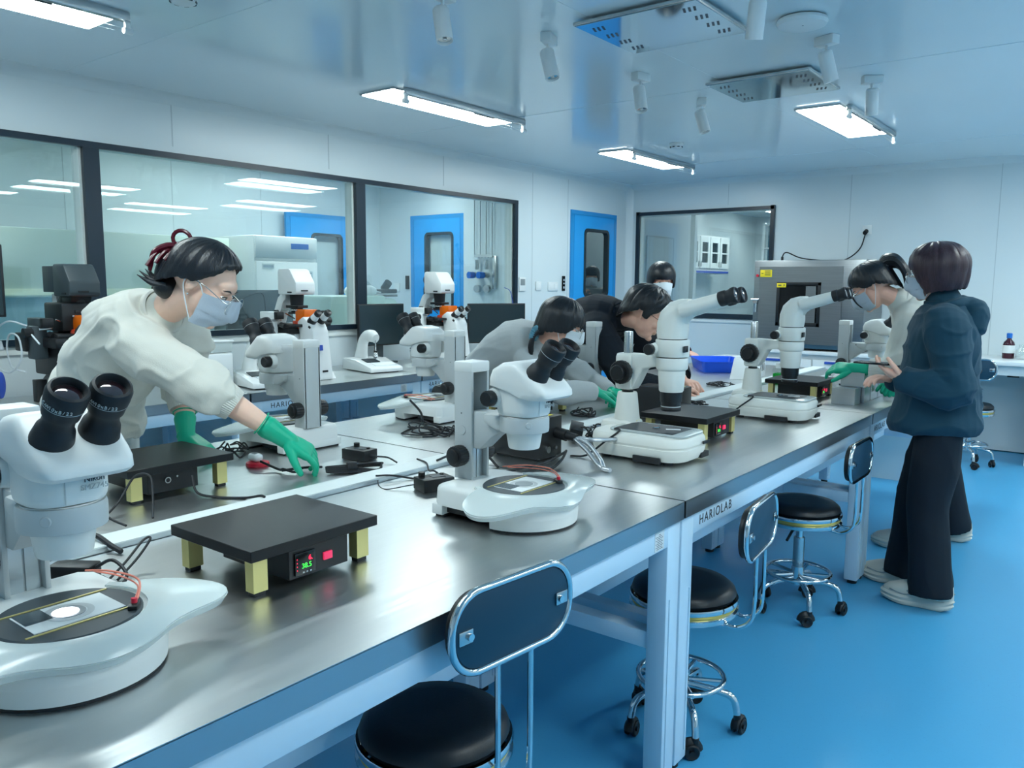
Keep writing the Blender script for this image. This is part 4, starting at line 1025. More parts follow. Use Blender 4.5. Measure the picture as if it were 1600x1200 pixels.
def shoe(parent, c, d, mat='shoe_cream', chunky=True, stripes=False, s=1.0):
    M_ = hframe(c, d, (0, 0, 1), s); hs_ = .045 if chunky else .026
    def outl(k, z, x0=-.085, x1=.19, bz=0):
        P = []
        for i in range(36):
            t = 2*PI*i/36; u = .5+.5*math.cos(t); x = x0+(x1-x0)*u; w_ = (.033+.016*math.exp(-((u-.72)/.25)**2)-.006*math.exp(-((u-.42)/.15)**2))*k
            P.append((x, w_*math.copysign(abs(math.sin(t))**.75, math.sin(t)), z+bz*max(0, u-.75)*.5+(.012*max(0, .12-u)/.12 if bz else 0)))
        return P
    g = G(mat); g.T = M_
    g.rings([outl(.92, .001, -.075, .175, .06), outl(1.08, .006, -.085, .188, .06), outl(1.14, .018, -.092, .196, .05), outl(1.06, .024, -.086, .19, .04), outl(1.15, hs_*.8, -.094, .196, .03), outl(1.05, hs_, -.088, .19, .02)])
    sole = G('shoe_cream'); R = []
    for x0, x1, k, z in ((-.085, .187, 1.02, hs_-.004), (-.09, .184, 1.03, hs_+.012), (-.09, .165, .98, hs_+.028), (-.088, .12, .88, hs_+.046), (-.086, .07, .80, hs_+.062), (-.082, .045, .76, hs_+.075), (-.078, .035, .70, hs_+.078)):
        R.append(outl(k, z, x0, x1))
    g.rings(R); o = obj('shoe', g, parent)
    g = G('mask_white'); g.T = M_
    for q in range(5): zz = hs_+.066-.010*q; g.tube([(.042+.022*q, -.024, zz-.008), (.05+.022*q, 0, zz+.004), (.042+.022*q, .024, zz-.008)], .0032, 6, smooth=3)
    obj('laces', g, o)
    g = G('grey_plastic' if not stripes else 'navy_dark'); g.T = M_
    if stripes:
        for sd in (-1, 1):
            for q in range(3): g.box((.0+.032*q, sd*.0385, hs_+.022), (.013, .006, .045), r=rotm(0, .5, 0), bev=.001)
        obj('stripe', g, o)
    else:
        for sd in (-1, 1):
            g.tube([(-.088, sd*.02, hs_+.03), (-.04, sd*.038, hs_+.012), (.03, sd*.042, hs_+.018), (.09, sd*.047, hs_+.006), (.15, sd*.036, hs_+.012)], .0028, 6, smooth=5); g.ell((.07, sd*.043, hs_+.022), (.012, .005, .006))
        obj('overlay', g, o)
    return o
def cuff(g, w0, w1, r, n=3):
    pass
def person(label, P, top='knit_white', low='navy_dark', skin='skin', bare=('R', 'L'), sleeve=1.0, glove=(), bulk=1.0, legs=True, foldamp=.006, seed=1, belly=0, hands=('R', 'L'), shoes='shoe_cream', wide=1.0, voxb=.0045, hs=1.0, hcurl=None, back=None, ripple=3.2, hem=.05):
    t = thing('person', label, 'person', (0, 0, 0)); t.location = (P['pel'][0], P['pel'][1], 0); off = -V(t.location)
    base = Matrix.Translation(off)
    def Wd(g): g.T = base; return g
    pel, nk, hd = V(P['pel']), V(P['neck']), V(P['head'])
    shR, shL = V(P['shR']), V(P['shL']); lat = (shL-shR).normalized(); latp = V(P.get('latp', lat)).normalized()
    spine = nk-pel; bow = V(P.get('bow', (0, 0, 0)))
    def sp(tt): return lp(pel, nk, tt)+bow*(4*tt*(1-tt))
    def secs(grow=0, k=bulk, lo=0.0):
        S = []
        for tt, a, b in ((-.16, .10, .09), (-.08, .155, .115), (.0, .168, .12), (.14, .160, .112), (.30, .145, .105), (.48, .152, .112), (.66, .168, .118), (.80, .172, .108), (.90, .150, .085), (.98, .095, .062), (1.03, .06, .05)):
            if tt < lo: continue
            c = sp(tt) if tt >= 0 else pel+V((0, 0, tt*spine.length)); l = latp.lerp(lat, max(0, min(1, tt*1.3))); u = (sp(min(1, tt+.08))-sp(max(0, tt-.08))).normalized() if tt >= 0 else V((0, 0, 1)).lerp(spine.normalized(), .3)
            f = l.cross(u).normalized(); b2 = b*k+grow+(belly*math.exp(-((tt-.25)/.25)**2) if tt > -.1 else 0)
            S.append((c+f*(belly*.6*math.exp(-((tt-.25)/.25)**2)), l, f, a*k+grow, b2))
        return S
    Mh = base @ hframe(hd, P['face'], P.get('hup', (0, 0, 1)), P.get('hscale', 1.0))
    # ---- body: one continuous surface
    g = G(skin); Wd(g); trunk(g, secs(-.012)[:-2])
    g.T = base
    hb = (base.inverted() @ Mh) @ V((-.022, 0, -.05)); capsule(g, [sp(.92), nk, hb], [.056, .050, .049])
    g.T = None; face_shapes(g, Mh); g.T = base
    for s in ('R', 'L'):
        sh, el, wr = V(P['sh'+s]), V(P['el'+s]), V(P['wr'+s])
        capsule(g, [lp(sp(.86), sh, .55), sh, lp(sh, el, .5), el, lp(el, wr, .35), lp(el, wr, .72), wr], [.045*bulk, .050*bulk, .044*bulk, .038*bulk, .038*bulk, .029, .025], 14)
        if s in hands and s not in glove:
            sd = -1 if s == 'R' else 1; hv = handM(wr, P['tip'+s], (back or {}).get(s, (0, 0, 1)))
            T2 = base @ hv @ Matrix.Scale(hs, 4); hand_shapes(g, T2, (hcurl or {}).get('side'+s, sd), (hcurl or {}).get(s, (.5, .5, .5, .5, .4)))
            g.T = base
    if legs:
        for s, q in (('R', -1), ('L', 1)):
            hip = pel+latp*(q*.085)+V((0, 0, -.04)); an = V(P['foot'+s])+V((0, 0, .07)); kn = P.get('kn'+s); kn = V(kn) if kn else lp(hip, an, .48)+latp.cross(V((0, 0, 1)))*.03
            capsule(g, [hip, lp(hip, kn, .5), kn, lp(kn, an, .4), an], [.085*bulk, .072*bulk, .052, .048, .036], 14)
    body = remesh(g, 'body', [skin], voxb, 3); body = obj('body', body, t)
    eyes(t, Mh, P.get('down', .5))
    # ---- sweater
    g = G(top); Wd(g); sc_ = secs(.016); c_, l_, f_, a_, b_ = sc_[1]
    trunk(g, [(c_-V((0, 0, hem)), l_, f_, a_*(1+hem*.2), b_*(1+hem*.3)), (c_-V((0, 0, hem-.03)), l_, f_, a_*(1.03+hem*.35), b_*(1.04+hem*.6))]+sc_[1:-1])
    capsule(g, [sp(.86), sp(.95), nk+(hb-nk)*.05], [.095*bulk, .083*bulk, .069*bulk])
    for s in ('R', 'L'):
        sh, el, wr = V(P['sh'+s]), V(P['el'+s]), V(P['wr'+s]); k = bulk*wide
        sl = sleeve.get(s, 1.0) if isinstance(sleeve, dict) else sleeve      # how far down the forearm
        end = lp(el, wr, sl)
        capsule(g, [lp(sp(.86), sh, .5), sh, lp(sh, el, .5), el, lp(el, end, .5), lp(el, end, .93)], [.072*k, .070*k, .064*k, .060*k, .056*k, .047*k], 16)
    gf = folds(foldamp, ripple, (1, 1, 1.5), seed)
    tm = obj('sweater', remesh(g, 'sweater', [top], .0062, 4, gf), t)
    for s in ('R', 'L'):
        g = G('knit_rib' if top == 'knit_white' else top); Wd(g)
        el, wr = V(P['el'+s]), V(P['wr'+s]); sl = sleeve.get(s, 1.0) if isinstance(sleeve, dict) else sleeve; d = (wr-el).normalized(); e = lp(el, wr, sl); r = (.040 if sl > .8 else .0545)*bulk; lc = .016 if sl > .8 else .06
        g.lathe([(r*1.06, -.055), (r*1.12, -.03), (r*1.10, -.01), (r*.97, lc*.7), (r*.88, lc), (r*.8, lc-.006)], c=e, ax=d, seg=96, rib=.03, nrib=1); obj('cuff', g, tm)
    g = G('knit_rib' if top == 'knit_white' else top); Wd(g); u = (hb-nk).normalized(); g.lathe([(.072*bulk, -.02), (.0745*bulk, -.006), (.072*bulk, .010), (.066*bulk, .013), (.060, .0)], c=nk+(hb-nk)*.10, ax=u, seg=72, rib=.012, nrib=1); obj('collar', g, tm)
    # ---- gloves
    for s in glove:
        wr, el = V(P['wr'+s]), V(P['el'+s]); sd = -1 if s == 'R' else 1; hv = handM(wr, P['tip'+s], (back or {}).get(s, (0, 0, 1)))
        g = G('glove'); T2 = base @ hv @ Matrix.Scale(hs, 4); hand_shapes(g, T2, (hcurl or {}).get('side'+s, sd), (hcurl or {}).get(s, (.5, .5, .5, .5, .4)), .0012)
        g.T = base; d = (el-wr).normalized(); capsule(g, [wr-d*.012, wr+d*.03, wr+d*.065], [.028, .031, .036], 18)
        gm = remesh(g, 'glove', ['glove'], .0028, 3, lambda p: .0012*noise.noise(p*38)); gl = obj('glove', gm, t)
        g = G('glove'); g.T = base; g.tube([wr+d*.088+q for q in [frame(d)[0]*(.037*math.cos(a))+frame(d)[1]*(.037*math.sin(a)) for a in [2*PI*k/30 for k in range(30)]]], .0022, 6, closed=True); obj('glove_rim', g, gl)
    # ---- trousers and shoes
    if legs:
        g = G(low); Wd(g); S = secs(.004); trunk(g, S[0:3])
        for s, q in (('R', -1), ('L', 1)):
            hip = pel+latp*(q*.088)+V((0, 0, -.05)); an = V(P['foot'+s])+V((0, 0, .075)); kn = P.get('kn'+s); kn = V(kn) if kn else lp(hip, an, .48)+latp.cross(V((0, 0, 1)))*.03
            lw = P.get('legw', 1.0)
            C_ = crom([hip+V((0, 0, .04)), lp(hip, kn, .5), kn, lp(kn, an, .5), an+V((0, 0, -.012))], 5); n_ = len(C_)-1; rr = (.092, .091*bulk, .080*lw, .082*lw, .090*lw)
            g.tube(C_, [rr[min(3, int(i/n_*4))]*(1-(i/n_*4-min(3, int(i/n_*4))))+rr[min(3, int(i/n_*4))+1]*(i/n_*4-min(3, int(i/n_*4))) for i in range(n_+1)], 20)
        obj('trousers', remesh(g, 'trousers', [low], .0075, 4, folds(.006, 4.5, (1, 1, .5), seed+3)), t)
        for s in ('R', 'L'): shoe(t, V(P['foot'+s])+off, P.get('footdir'+s, P.get('footdir', P['face'])), shoes, True, P.get('stripes', False), P.get('shoe', 1.0))
    return t, Mh, base

# woman in white leaning over the rear bench row
PA = dict(head=(-2.245, 1.375, 1.410), neck=(-2.415, 1.325, 1.318), shR=(-2.375, 1.235, 1.225), shL=(-2.546, 1.49, 1.229), elR=(-2.185, 1.345, 1.098), wrR=(-2.056, 1.517, .938), tipR=(-1.955, 1.65, .825),
          elL=(-2.60, 1.50, 1.06), wrL=(-2.508, 1.449, .902), tipL=(-2.40, 1.50, .83), pel=(-2.88, 1.30, .90), latp=(-.25, .97, 0), bow=(-.03, 0, .06), face=(.70, .52, -.50), hup=(.35, .3, .9), hscale=1.04,
          footR=(-2.97, 1.16, 0), footL=(-3.0, 1.42, 0), footdir=(1, .1, 0), down=.9)
pa, Mh, B_ = person('woman in white sweater, face mask and glasses leaning over the bench, green-gloved hand reaching', PA, 'knit_white', 'knit_white', 'skin_pale', sleeve={'R': .10, 'L': .18}, glove=('R', 'L'), bulk=1.0, wide=1.18, foldamp=.016, seed=2,
                hcurl={'R': (.42, .5, .62, .7, .35), 'L': (.25, .25, .3, .3, .2)}, back={'R': (.35, -.1, .95), 'L': (0, 0, 1)}, ripple=5.5)
pa.name = 'person'
def zA(az):
    a = abs(az)
    if a < .75: return .090-.012*a
    if a < 1.45: return .081-(a-.75)/.7*.070
    if a < 1.85: return .011-(a-1.45)*.03
    return .0-(a-1.85)/(PI-1.85)*.085
h_ = hair('hair', pa, Mh, zA, thick=lambda az, v: .035+.05*(abs(az) > 1.6)*v, part=1)
g = G('hair'); g.T = Mh; g.ell((-.108, .0, -.005), (.032, .052, .06), n=12, m=24); g.ell((-.085, 0, -.06), (.04, .05, .035))
for k in range(9):
    y = (k-4)*.009; g.tube([(-.08, y, -.05), (-.115, y*1.3, -.062+.004*(k % 3)), (-.155-.006*(k % 2), y*1.7, -.06+.010*(k % 4))], [.012, .009, .001], 8, smooth=5)
obj('hair_tuft', g, h_)
g = G('claw'); g.T = Mh @ Matrix.Translation((.0, 0, -.035))
for s in (-1, 1):
    g.tube([(-.10, s*.012, .10), (-.13, s*.03, .085), (-.15, s*.04, .05), (-.135, s*.045, .0)], [.007, .010, .009, .005], 8, smooth=5)
    for q in range(4): g.tube([(-.075-.02*q, s*.014, .108-.012*q), (-.085-.02*q, s*.04, .10-.016*q), (-.09-.018*q, s*.058, .07-.02*q)], .0058, 8, smooth=4)
g.tube([(-.115+.027*math.cos(a), 0, .118+.024*math.sin(a)) for a in [2*PI*k/16 for k in range(16)]], .006, 8, closed=True); g.cyl((-.12, -.02, .098), (-.12, .02, .098), .008, seg=12)
obj('hair_claw', g, h_)
mask(pa, Mh); glasses(pa, Mh, 'chrome_soft', .025, -.012, .008)
g = G('chrome'); g.T = Mh; g.ell((-.0, -.078, -.032), (.003, .003, .003)); obj('earring', g, pa)

# girl in grey fleece
PB = dict(head=(-2.232, 3.274, 1.222), neck=(-2.37, 3.28, 1.128), shR=(-2.35, 3.17, 1.035), shL=(-2.473, 3.511, 1.06), elR=(-2.14, 3.10, .918), wrR=(-2.06, 3.30, .905), tipR=(-2.0, 3.45, .865), elL=(-2.30, 3.66, .90), wrL=(-2.15, 3.60, .87), tipL=(-2.0, 3.56, .85),
          pel=(-2.88, 3.42, .86), latp=(-.1, 1, 0), bow=(-.02, 0, .07), face=(.75, .55, -.38), hup=(.35, .25, .9), footR=(-2.98, 3.3, 0), footL=(-2.98, 3.56, 0), footdir=(1, 0, 0), down=.8)
pb, Mh, B_ = person('girl in light grey fleece with a low ponytail, bending over the rear bench row', PB, 'fleece_grey', 'navy_dark', 'skin', sleeve=.95, glove=('R', 'L'), bulk=1.0, wide=1.0, foldamp=.013, seed=5, hcurl={'R': (.6, .6, .6, .6, .4), 'L': (.5, .5, .5, .5, .4)})
def zB(az):
    a = abs(az)
    if a < .75: return .022
    if a < 1.2: return .022-(a-.75)*.12
    if a < 1.75: return -.032-.02*(a-1.2)
    return -.045-(a-1.75)/(PI-1.75)*.06
h_ = hair('hair', pb, Mh, zB, thick=lambda az, v: .05+.06*math.sin(PI*v)*(abs(az) > 1.2)+.02*(abs(az) < 1), seed=4)
g = G('hair'); g.T = Mh
for k in range(12):
    a = 2*PI*k/12; y = .012*math.cos(a); z = .012*math.sin(a)
    g.tube([(-.07, -.035+y, -.06+z), (-.105, -.045+y, -.085+z), (-.10, -.05+y*1.6, -.15+z), (-.06, -.055+y*1.5, -.215-.01*(k % 3))], [.01, .012, .011, .002], 8, smooth=5)
obj('ponytail', g, h_)
g = G('teal_cloth'); g.T = Mh; n_ = 48; g.tube([(-.105+.028*math.cos(2*PI*k/n_)*.5, -.045+.026*math.cos(2*PI*k/n_), -.088+.028*math.sin(2*PI*k/n_)) for k in range(n_)], [.011+.004*math.sin(k*2.4) for k in range(n_)], 8, closed=True); obj('scrunchie', g, h_)
mask(pb, Mh, 'mask_white'); glasses(pb, Mh, 'chrome_soft', .024, -.008, .004)
for c_ in pb.children:
    if c_.name.startswith('sweater'):
        g = G('fleece_grey'); g.T = B_; nk = V(PB['neck']); g.tube([nk+V((-.03, .0, -.02))+V((.085*math.cos(a), .095*math.sin(a), -.02+.02*math.cos(a))) for a in [2*PI*k/28 for k in range(28)]], [.026+.01*max(0, -math.cos(2*PI*k/28)) for k in range(28)], 10, closed=True); obj('collar', g, c_)

# man in black
PC = dict(head=(-2.158, 3.985, 1.258), neck=(-2.35, 4.03, 1.235), shR=(-2.40, 3.86, 1.165), shL=(-2.46, 4.25, 1.175), elR=(-2.13, 3.78, .885), wrR=(-1.927, 3.90, .862), tipR=(-1.836, 4.05, .865), elL=(-2.19, 4.38, .95), wrL=(-2.03, 4.22, .87), tipL=(-1.88, 4.12, .865),
          pel=(-2.92, 4.2, .90), latp=(0, 1, 0), bow=(-.02, 0, .08), face=(.78, .38, -.50), hup=(.45, .2, .87), hscale=1.16, footR=(-3.02, 4.05, 0), footL=(-3.02, 4.36, 0), footdir=(1, 0, 0), down=.9)
pc, Mh, B_ = person('man with glasses in a black sweatshirt, bent over the rear bench with bare hands', PC, 'black_cloth', 'navy_dark', 'skin', sleeve={'R': .45, 'L': .5}, bulk=1.22, wide=1.1, foldamp=.008, seed=8, hs=1.08, hcurl={'R': (.75, .8, .85, .9, .6), 'L': (.7, .75, .8, .8, .6)})
def zC(az):
    a = abs(az)
    if a < .8: return .058
    if a < 1.3: return .058-(a-.8)*.10
    if a < 1.55: return -.012
    if a < 1.85: return .012
    return .0-(a-1.85)/(PI-1.85)*.085
hair('hair', pc, Mh, zC, thick=lambda az, v: .09+.05*math.sin(PI*v)+(.06*noise.noise(V((az*5, v*6, 0)))), seed=9, taper=.75)
glasses(pc, Mh, 'black', .025, -.004, .002)
for c_ in pc.children:
    if c_.name.startswith('sweater'):
        text('lettering', 'HC', c_, tuple(B_ @ V((-2.22, 3.95, 1.06))), .08, 'mask', (.5, -.85, .1), (.3, .1, 1), .001)

# woman behind with a fringe
PD = dict(head=(-2.905, 5.59, 1.442), neck=(-2.915, 5.61, 1.30), shR=(-2.88, 5.44, 1.22), shL=(-2.93, 5.79, 1.22), elR=(-2.86, 5.40, .98), wrR=(-2.74, 5.45, .90), tipR=(-2.62, 5.5, .87), elL=(-2.92, 5.86, .97), wrL=(-2.75, 5.75, .9), tipL=(-2.63, 5.7, .87),
          pel=(-2.97, 5.63, .84), latp=(0, 1, 0), face=(.62, -.72, -.12), hscale=1.1, footR=(-3.0, 5.52, 0), footL=(-3.0, 5.76, 0), footdir=(1, 0, 0), down=.1)
pd, Mh, B_ = person('woman in dark maroon with short black fringe and pale mask, standing behind the bent man', PD, 'maroon', 'navy_dark', 'skin', sleeve=.95, foldamp=.005, seed=11, voxb=.006)
def zD(az):
    a = abs(az)
    if a < .75: return .024
    if a < 1.0: return .024-(a-.75)*.2
    return -.03-(a-1)/(PI-1)*.05
hair('hair', pd, Mh, zD, thick=lambda az, v: .07+.03*math.sin(PI*v), seed=12); mask(pd, Mh, 'mask_white')

# woman in white bending on the right
PE = dict(head=(-1.119, 4.487, 1.412), neck=(-.985, 4.56, 1.335), shL=(-.91, 4.45, 1.235), shR=(-1.0, 4.74, 1.265), elL=(-.955, 4.36, 1.0), wrL=(-1.15, 4.334, 1.0), tipL=(-1.335, 4.33, .99), elR=(-.98, 4.78, 1.02), wrR=(-1.0, 4.63, .92), tipR=(-1.03, 4.50, .865),
          pel=(-.78, 4.86, .93), latp=(.55, -.83, 0), bow=(.0, 0, .05), face=(-.80, -.10, -.55), hup=(-.42, 0, .9), footR=(-.74, 5.02, 0), footL=(-.90, 4.68, 0), footdir=(-1, 0, 0), down=.9, stripes=True)
pe, Mh, B_ = person('woman in cream sweater with a ponytail bending over the far end of the near row', PE, 'knit_white', 'navy_dark', 'skin', sleeve={'R': .9, 'L': .3}, glove=('R', 'L'), foldamp=.011, seed=14, wide=1.08, bulk=1.06, hcurl={'R': (1.1, 1.1, 1.1, 1.1, .6), 'L': (.45, .5, .55, .6, .5)}, back={'L': (0, -.5, .86), 'R': (0, -1, .3)})
def zE(az):
    a = abs(az)
    if a < .8: return .055-.02*a
    if a < 1.4: return .039-(a-.8)*.07
    if a < 1.8: return .0
    return -.005-(a-1.8)/(PI-1.8)*.08
h_ = hair('hair', pe, Mh, zE, thick=lambda az, v: .05+.04*math.sin(PI*v), seed=15)
g = G('hair'); g.T = Mh
for k in range(14):
    a = 2*PI*k/14; y = .016*math.cos(a); z = .016*math.sin(a)
    g.tube([(-.08, y, .055+z), (-.125, y*1.6, .072+z*1.4), (-.165, y*2.4, .045+z*1.4), (-.17, y*2.6, -.02+z), (-.135, y*2.2, -.085-.008*(k % 3))], [.014, .019, .022, .019, .003], 8, smooth=5)
for q in (.35, .5, .7): g.tube([(.06, q*.1, .08), (.095, q*.1, .03), (.10, q*.12, -.03), (.088, q*.14, -.075)], .0016, 6, smooth=5)
obj('ponytail', g, h_)
g = G('mask_white'); g.T = Mh; g.tube([(-.118, .024*math.cos(a), .068+.024*math.sin(a)) for a in [2*PI*k/20 for k in range(20)]], .006, 8, closed=True); g.ell((-.115, .028, .06), (.012, .01, .018)); obj('hair_tie', g, h_)
mask(pe, Mh); glasses(pe, Mh, 'chrome_soft', .025, -.008, .004)

# woman in navy hoodie
PF = dict(head=(-.739, 4.015, 1.470), neck=(-.700, 4.02, 1.345), shL=(-.655, 3.86, 1.235), shR=(-.755, 4.18, 1.245), elL=(-.595, 3.80, .975), wrL=(-.785, 3.765, 1.018), tipL=(-.905, 3.775, 1.07), elR=(-.76, 4.24, .98), wrR=(-.90, 4.10, .98), tipR=(-.99, 4.0, 1.0),
          pel=(-.672, 4.0, .84), latp=(.15, -.98, 0), face=(-.98, .10, -.12), hscale=1.02, footL=(-.645, 3.87, 0), footR=(-.80, 4.10, 0), footdir=(-1, .05, 0), down=.6, legw=1.05, shoe=1.06)
pf, Mh, B_ = person('woman with auburn bob and navy hoodie standing at the right, holding a dark phone', PF, 'navy', 'navy_dark', 'skin', sleeve=.96, bulk=1.08, wide=1.2, foldamp=.0115, seed=17, belly=.045, hem=.13, hcurl={'L': (.28, .32, .36, .45, .55), 'sideL': -1}, back={'L': (.1, -.35, -.93)}, ripple=5.0)
def zF(az):
    a = abs(az)
    if a < .6: return .035
    if a < 1.25: return .035-(a-.6)/.65*.105
    return -.078+(a-1.25)/(PI-1.25)*.012
hair('hair', pf, Mh, zF, 'hair_brown', thick=lambda az, v: .11+.11*math.sin(PI*min(1, v*1.05))+.05*noise.noise(V((az*4, v*5, 2))), drop_out=lambda az, d: -1.1*d*d/.01*.09, seed=18)
mask(pf, Mh); glasses(pf, Mh, 'chrome_soft', .024, -.004, .004)
for c_ in pf.children:
    if c_.name.startswith('sweater'):
        g = G('navy'); nk = V(PF['neck'])
        g.T = B_
        capsule(g, [nk+V((.075, .02, .0)), nk+V((.125, -.02, -.03)), nk+V((.125, -.05, -.10)), nk+V((.09, -.07, -.15))], [.035, .055, .055, .03], 16)
        capsule(g, [nk+V((.08, .10, -.02)), nk+V((.13, .03, -.04)), nk+V((.12, .0, -.12))], [.035, .05, .04], 16)
        ring = [nk+V((.012, 0, -.012))+V((.085*math.cos(a), .085*math.sin(a), .028*math.cos(a)-.01)) for a in [2*PI*k/24 for k in range(24)]]
        g.tube(ring, .024, 12, closed=True)
        obj('hood', remesh(g, 'hood', ['navy'], .006, 4, folds(.006, 9, seed=20)), c_)
ph = thing('mobile_phone', 'dark mobile phone held flat by the woman in the navy hoodie', 'phone', (-.915, 3.768, 1.083), 3.0)
g = G('black_gloss'); g.box((0, 0, 0), (.15, .072, .009), bev=.003); obj('case', g, ph)
g = G('screen_off'); g.box((0, 0, .0048), (.14, .066, .0006)); obj('screen', g, ph)
# ------------------------------------------------------------------ ceiling fittings
def make_spot():
    t = thing('ceiling_spotlight', 'x', 'spotlight')
    g = G('white_plastic'); g.box((0, 0, -.02), (.05, .10, .04), bev=.004); obj('mount', g, t)
    g = G('white_plastic'); g.cyl((0, 0, -.04), (0, 0, -.075), .006); g.box((0, .0, -.08), (.012, .02, .02), bev=.003)
    d = V((.28, -.12, -.95)).normalized(); o = V((-.012, 0, -.065))
    g.lathe([(.006, 0), (.026, .002), (.031, .008), (.032, .015), (.032, .135), (.029, .135), (.026, .12), (.004, .112)], c=o, ax=d, seg=32); sh = obj('shade', g, t)
    g = G('chrome'); g.lathe([(.004, .10), (.012, .102), (.026, .1255), (.0265, .127), (.004, .126)], c=o, ax=d, seg=28); g.mat('glow' if False else 'eye_white').ell(o+d*.128, (.009, .009, .004)); obj('reflector', g, sh)
    return t
sp_ = make_spot(); GSp = 'white ceiling spotlights'
L_ = ['nearest spotlight, at the top edge of the photo', 'second spotlight of the left row', 'third spotlight of the left row', 'farthest spotlight of the left row, small, beside the square vent',
      'spotlight of the right row above the bright right panel light', 'spotlight of the right row behind the round white disc', 'spotlight of the right row at the big vent\'s corner']
for i, (x, y) in enumerate([(-2.17, 2.36), (-2.17, 3.05), (-2.17, 3.88), (-2.17, 4.62), (-1.22, 4.64), (-1.2, 3.80), (-1.2, 2.98)]):
    o = sp_ if i == 0 else dup(sp_, (0, 0, 0)); o.location = (x, y, CEIL); o.rotation_euler = (0, 0, (0, .3, -.2, .5, 2.2, 1.2, 2.6)[i]); o['label'] = L_[i]; o['group'] = GSp
M('mirror_panel', '#b9cdd6', .06, .9)
def make_vent():
    t = thing('ceiling_vent', 'x', 'vent')
    g = G('chrome_soft'); g.box((0, 0, -.022), (.555, .51, .014), bev=.002); g.mat('scope_grey').box((0, 0, -.008), (.4, .4, .018)); obj('frame', g, t)
    g = G('mirror_panel'); g.box((0, 0, -.0305), (.54, .495, .003)); pn = obj('panel', g, t)
    for sx in (-1, 1):
        for k in range(4):
            g = G('frame_dark')
            for q in range(3): g.box((sx*(.205)+(q-1)*.022, -.165+k*.11, -.0324), (.010, .048, .001), r=.35)
            obj('slot_group', g, pn)
    return t
ve = make_vent(); ve.location = (-1.69, 3.19, CEIL-.0); ve['label'] = 'large mirror-like square ceiling vent at the top of the photo'; ve['group'] = 'square ceiling vents'
dup(ve, (-1.68, 4.46, CEIL), 0, 'smaller-looking square ceiling vent left of the bright right panel light', 'square ceiling vents')
g = G('white_plastic'); g.lathe([(.01, 0), (.085, 0), (.1, -.008), (.102, -.018), (.095, -.03), (.08, -.035), (.01, -.036)], seg=48); g.mat('grey_plastic').cyl((.01, -.02, -.0355), (.01, -.02, -.0365), .004, seg=12)
tag(obj('wireless_access_point', g, None, (-1.205, 3.49, CEIL)), 'round white disc on the ceiling beside the big vent', 'access point')
def smoke(x, y, label):
    t = thing('smoke_detector', label, 'smoke detector', (x, y, CEIL), 0, 'smoke detectors')
    g = G('white_plastic'); g.lathe([(.01, 0), (.052, 0), (.055, -.01), (.053, -.022), (.044, -.034), (.01, -.038)], seg=36); obj('housing', g, t)
    g = G('dark_grey')
    for k in range(8):
        a = 2*PI*k/8; g.box((.048*math.cos(a), .048*math.sin(a), -.030), (.004, .018, .007), r=a)
    obj('grille', g, t)
smoke(-3.0, 1.80, 'smoke detector at the top left of the ceiling'); smoke(-2.98, 5.92, 'small far smoke detector above the corner panel light')

# ------------------------------------------------------------------ wall fittings
def sw(g):
    g.mat('grey_plastic').box((WX+.0125, 0, 0), (.001, .04, .045))
def wplate(name, label, cat, y, z, w, h, mat='white_gloss', detail=None, group=None):
    t = thing(name, label, cat, (WX, y, z), 0, group); g = G(mat); g.box((.006, 0, 0), (.012, w, h), bev=.004); obj('cover', g, t)
    if detail: 
        g = G(detail[0])
        for (yy, zz, a, b) in detail[1:]: g.box((.0128, yy, zz), (.0025, a, b), bev=.0008)
        obj('button' if cat != 'sign' else 'lettering', g, t)
    return t
wplate('thermostat', 'grey-faced thermostat just right of the long window', 'thermostat', 6.14, 1.41, .10, .13, 'white_gloss', ('grey_plastic', (0, .02, .07, .06)))
wplate('light_switch', 'single white wall switch between thermostat and double switch', 'switch', 6.40, 1.395, .085, .085, 'white_gloss', ('white_plastic', (0, 0, .05, .05)))
wplate('light_switch', 'wide double wall switch near the blue door', 'switch', 6.645, 1.39, .17, .085, 'white_gloss', ('white_plastic', (-.04, 0, .05, .05), (.04, 0, .05, .05)))
wplate('door_sign', 'narrow dark vertical sign beside the blue door', 'sign', 6.83, 1.42, .05, .15, 'black_gloss', ('mask', (0, .035, .02, .02), (0, 0, .02, .015), (0, -.04, .02, .02)))
wplate('network_socket', 'dark square socket low on the wall behind the black microscope', 'socket', 2.0, .98, .085, .085, 'black', ('grey_plastic', (0, 0, .03, .03)))
t = thing('hanging_barcode_reader', 'blue handset hanging on a thin cord beside the girl\'s head', 'handset', (-4.5, 5.85, TZ))
g = G('blue'); g.box((0, 0, .17), (.04, .05, .12), bev=.012); g.box((.0, .0, .06), (.05, .06, .1), bev=.01); obj('grip', g, t)
g = G('white_plastic'); g.box((0, 0, .03), (.07, .09, .06), bev=.006); g.mat('ink_blue').tube([(0, 0, .22), (.0, -.02, .35), (-.05, -.01, .52), (-.13, 0, .56)], .003, 6, smooth=5); obj('stand', g, t)

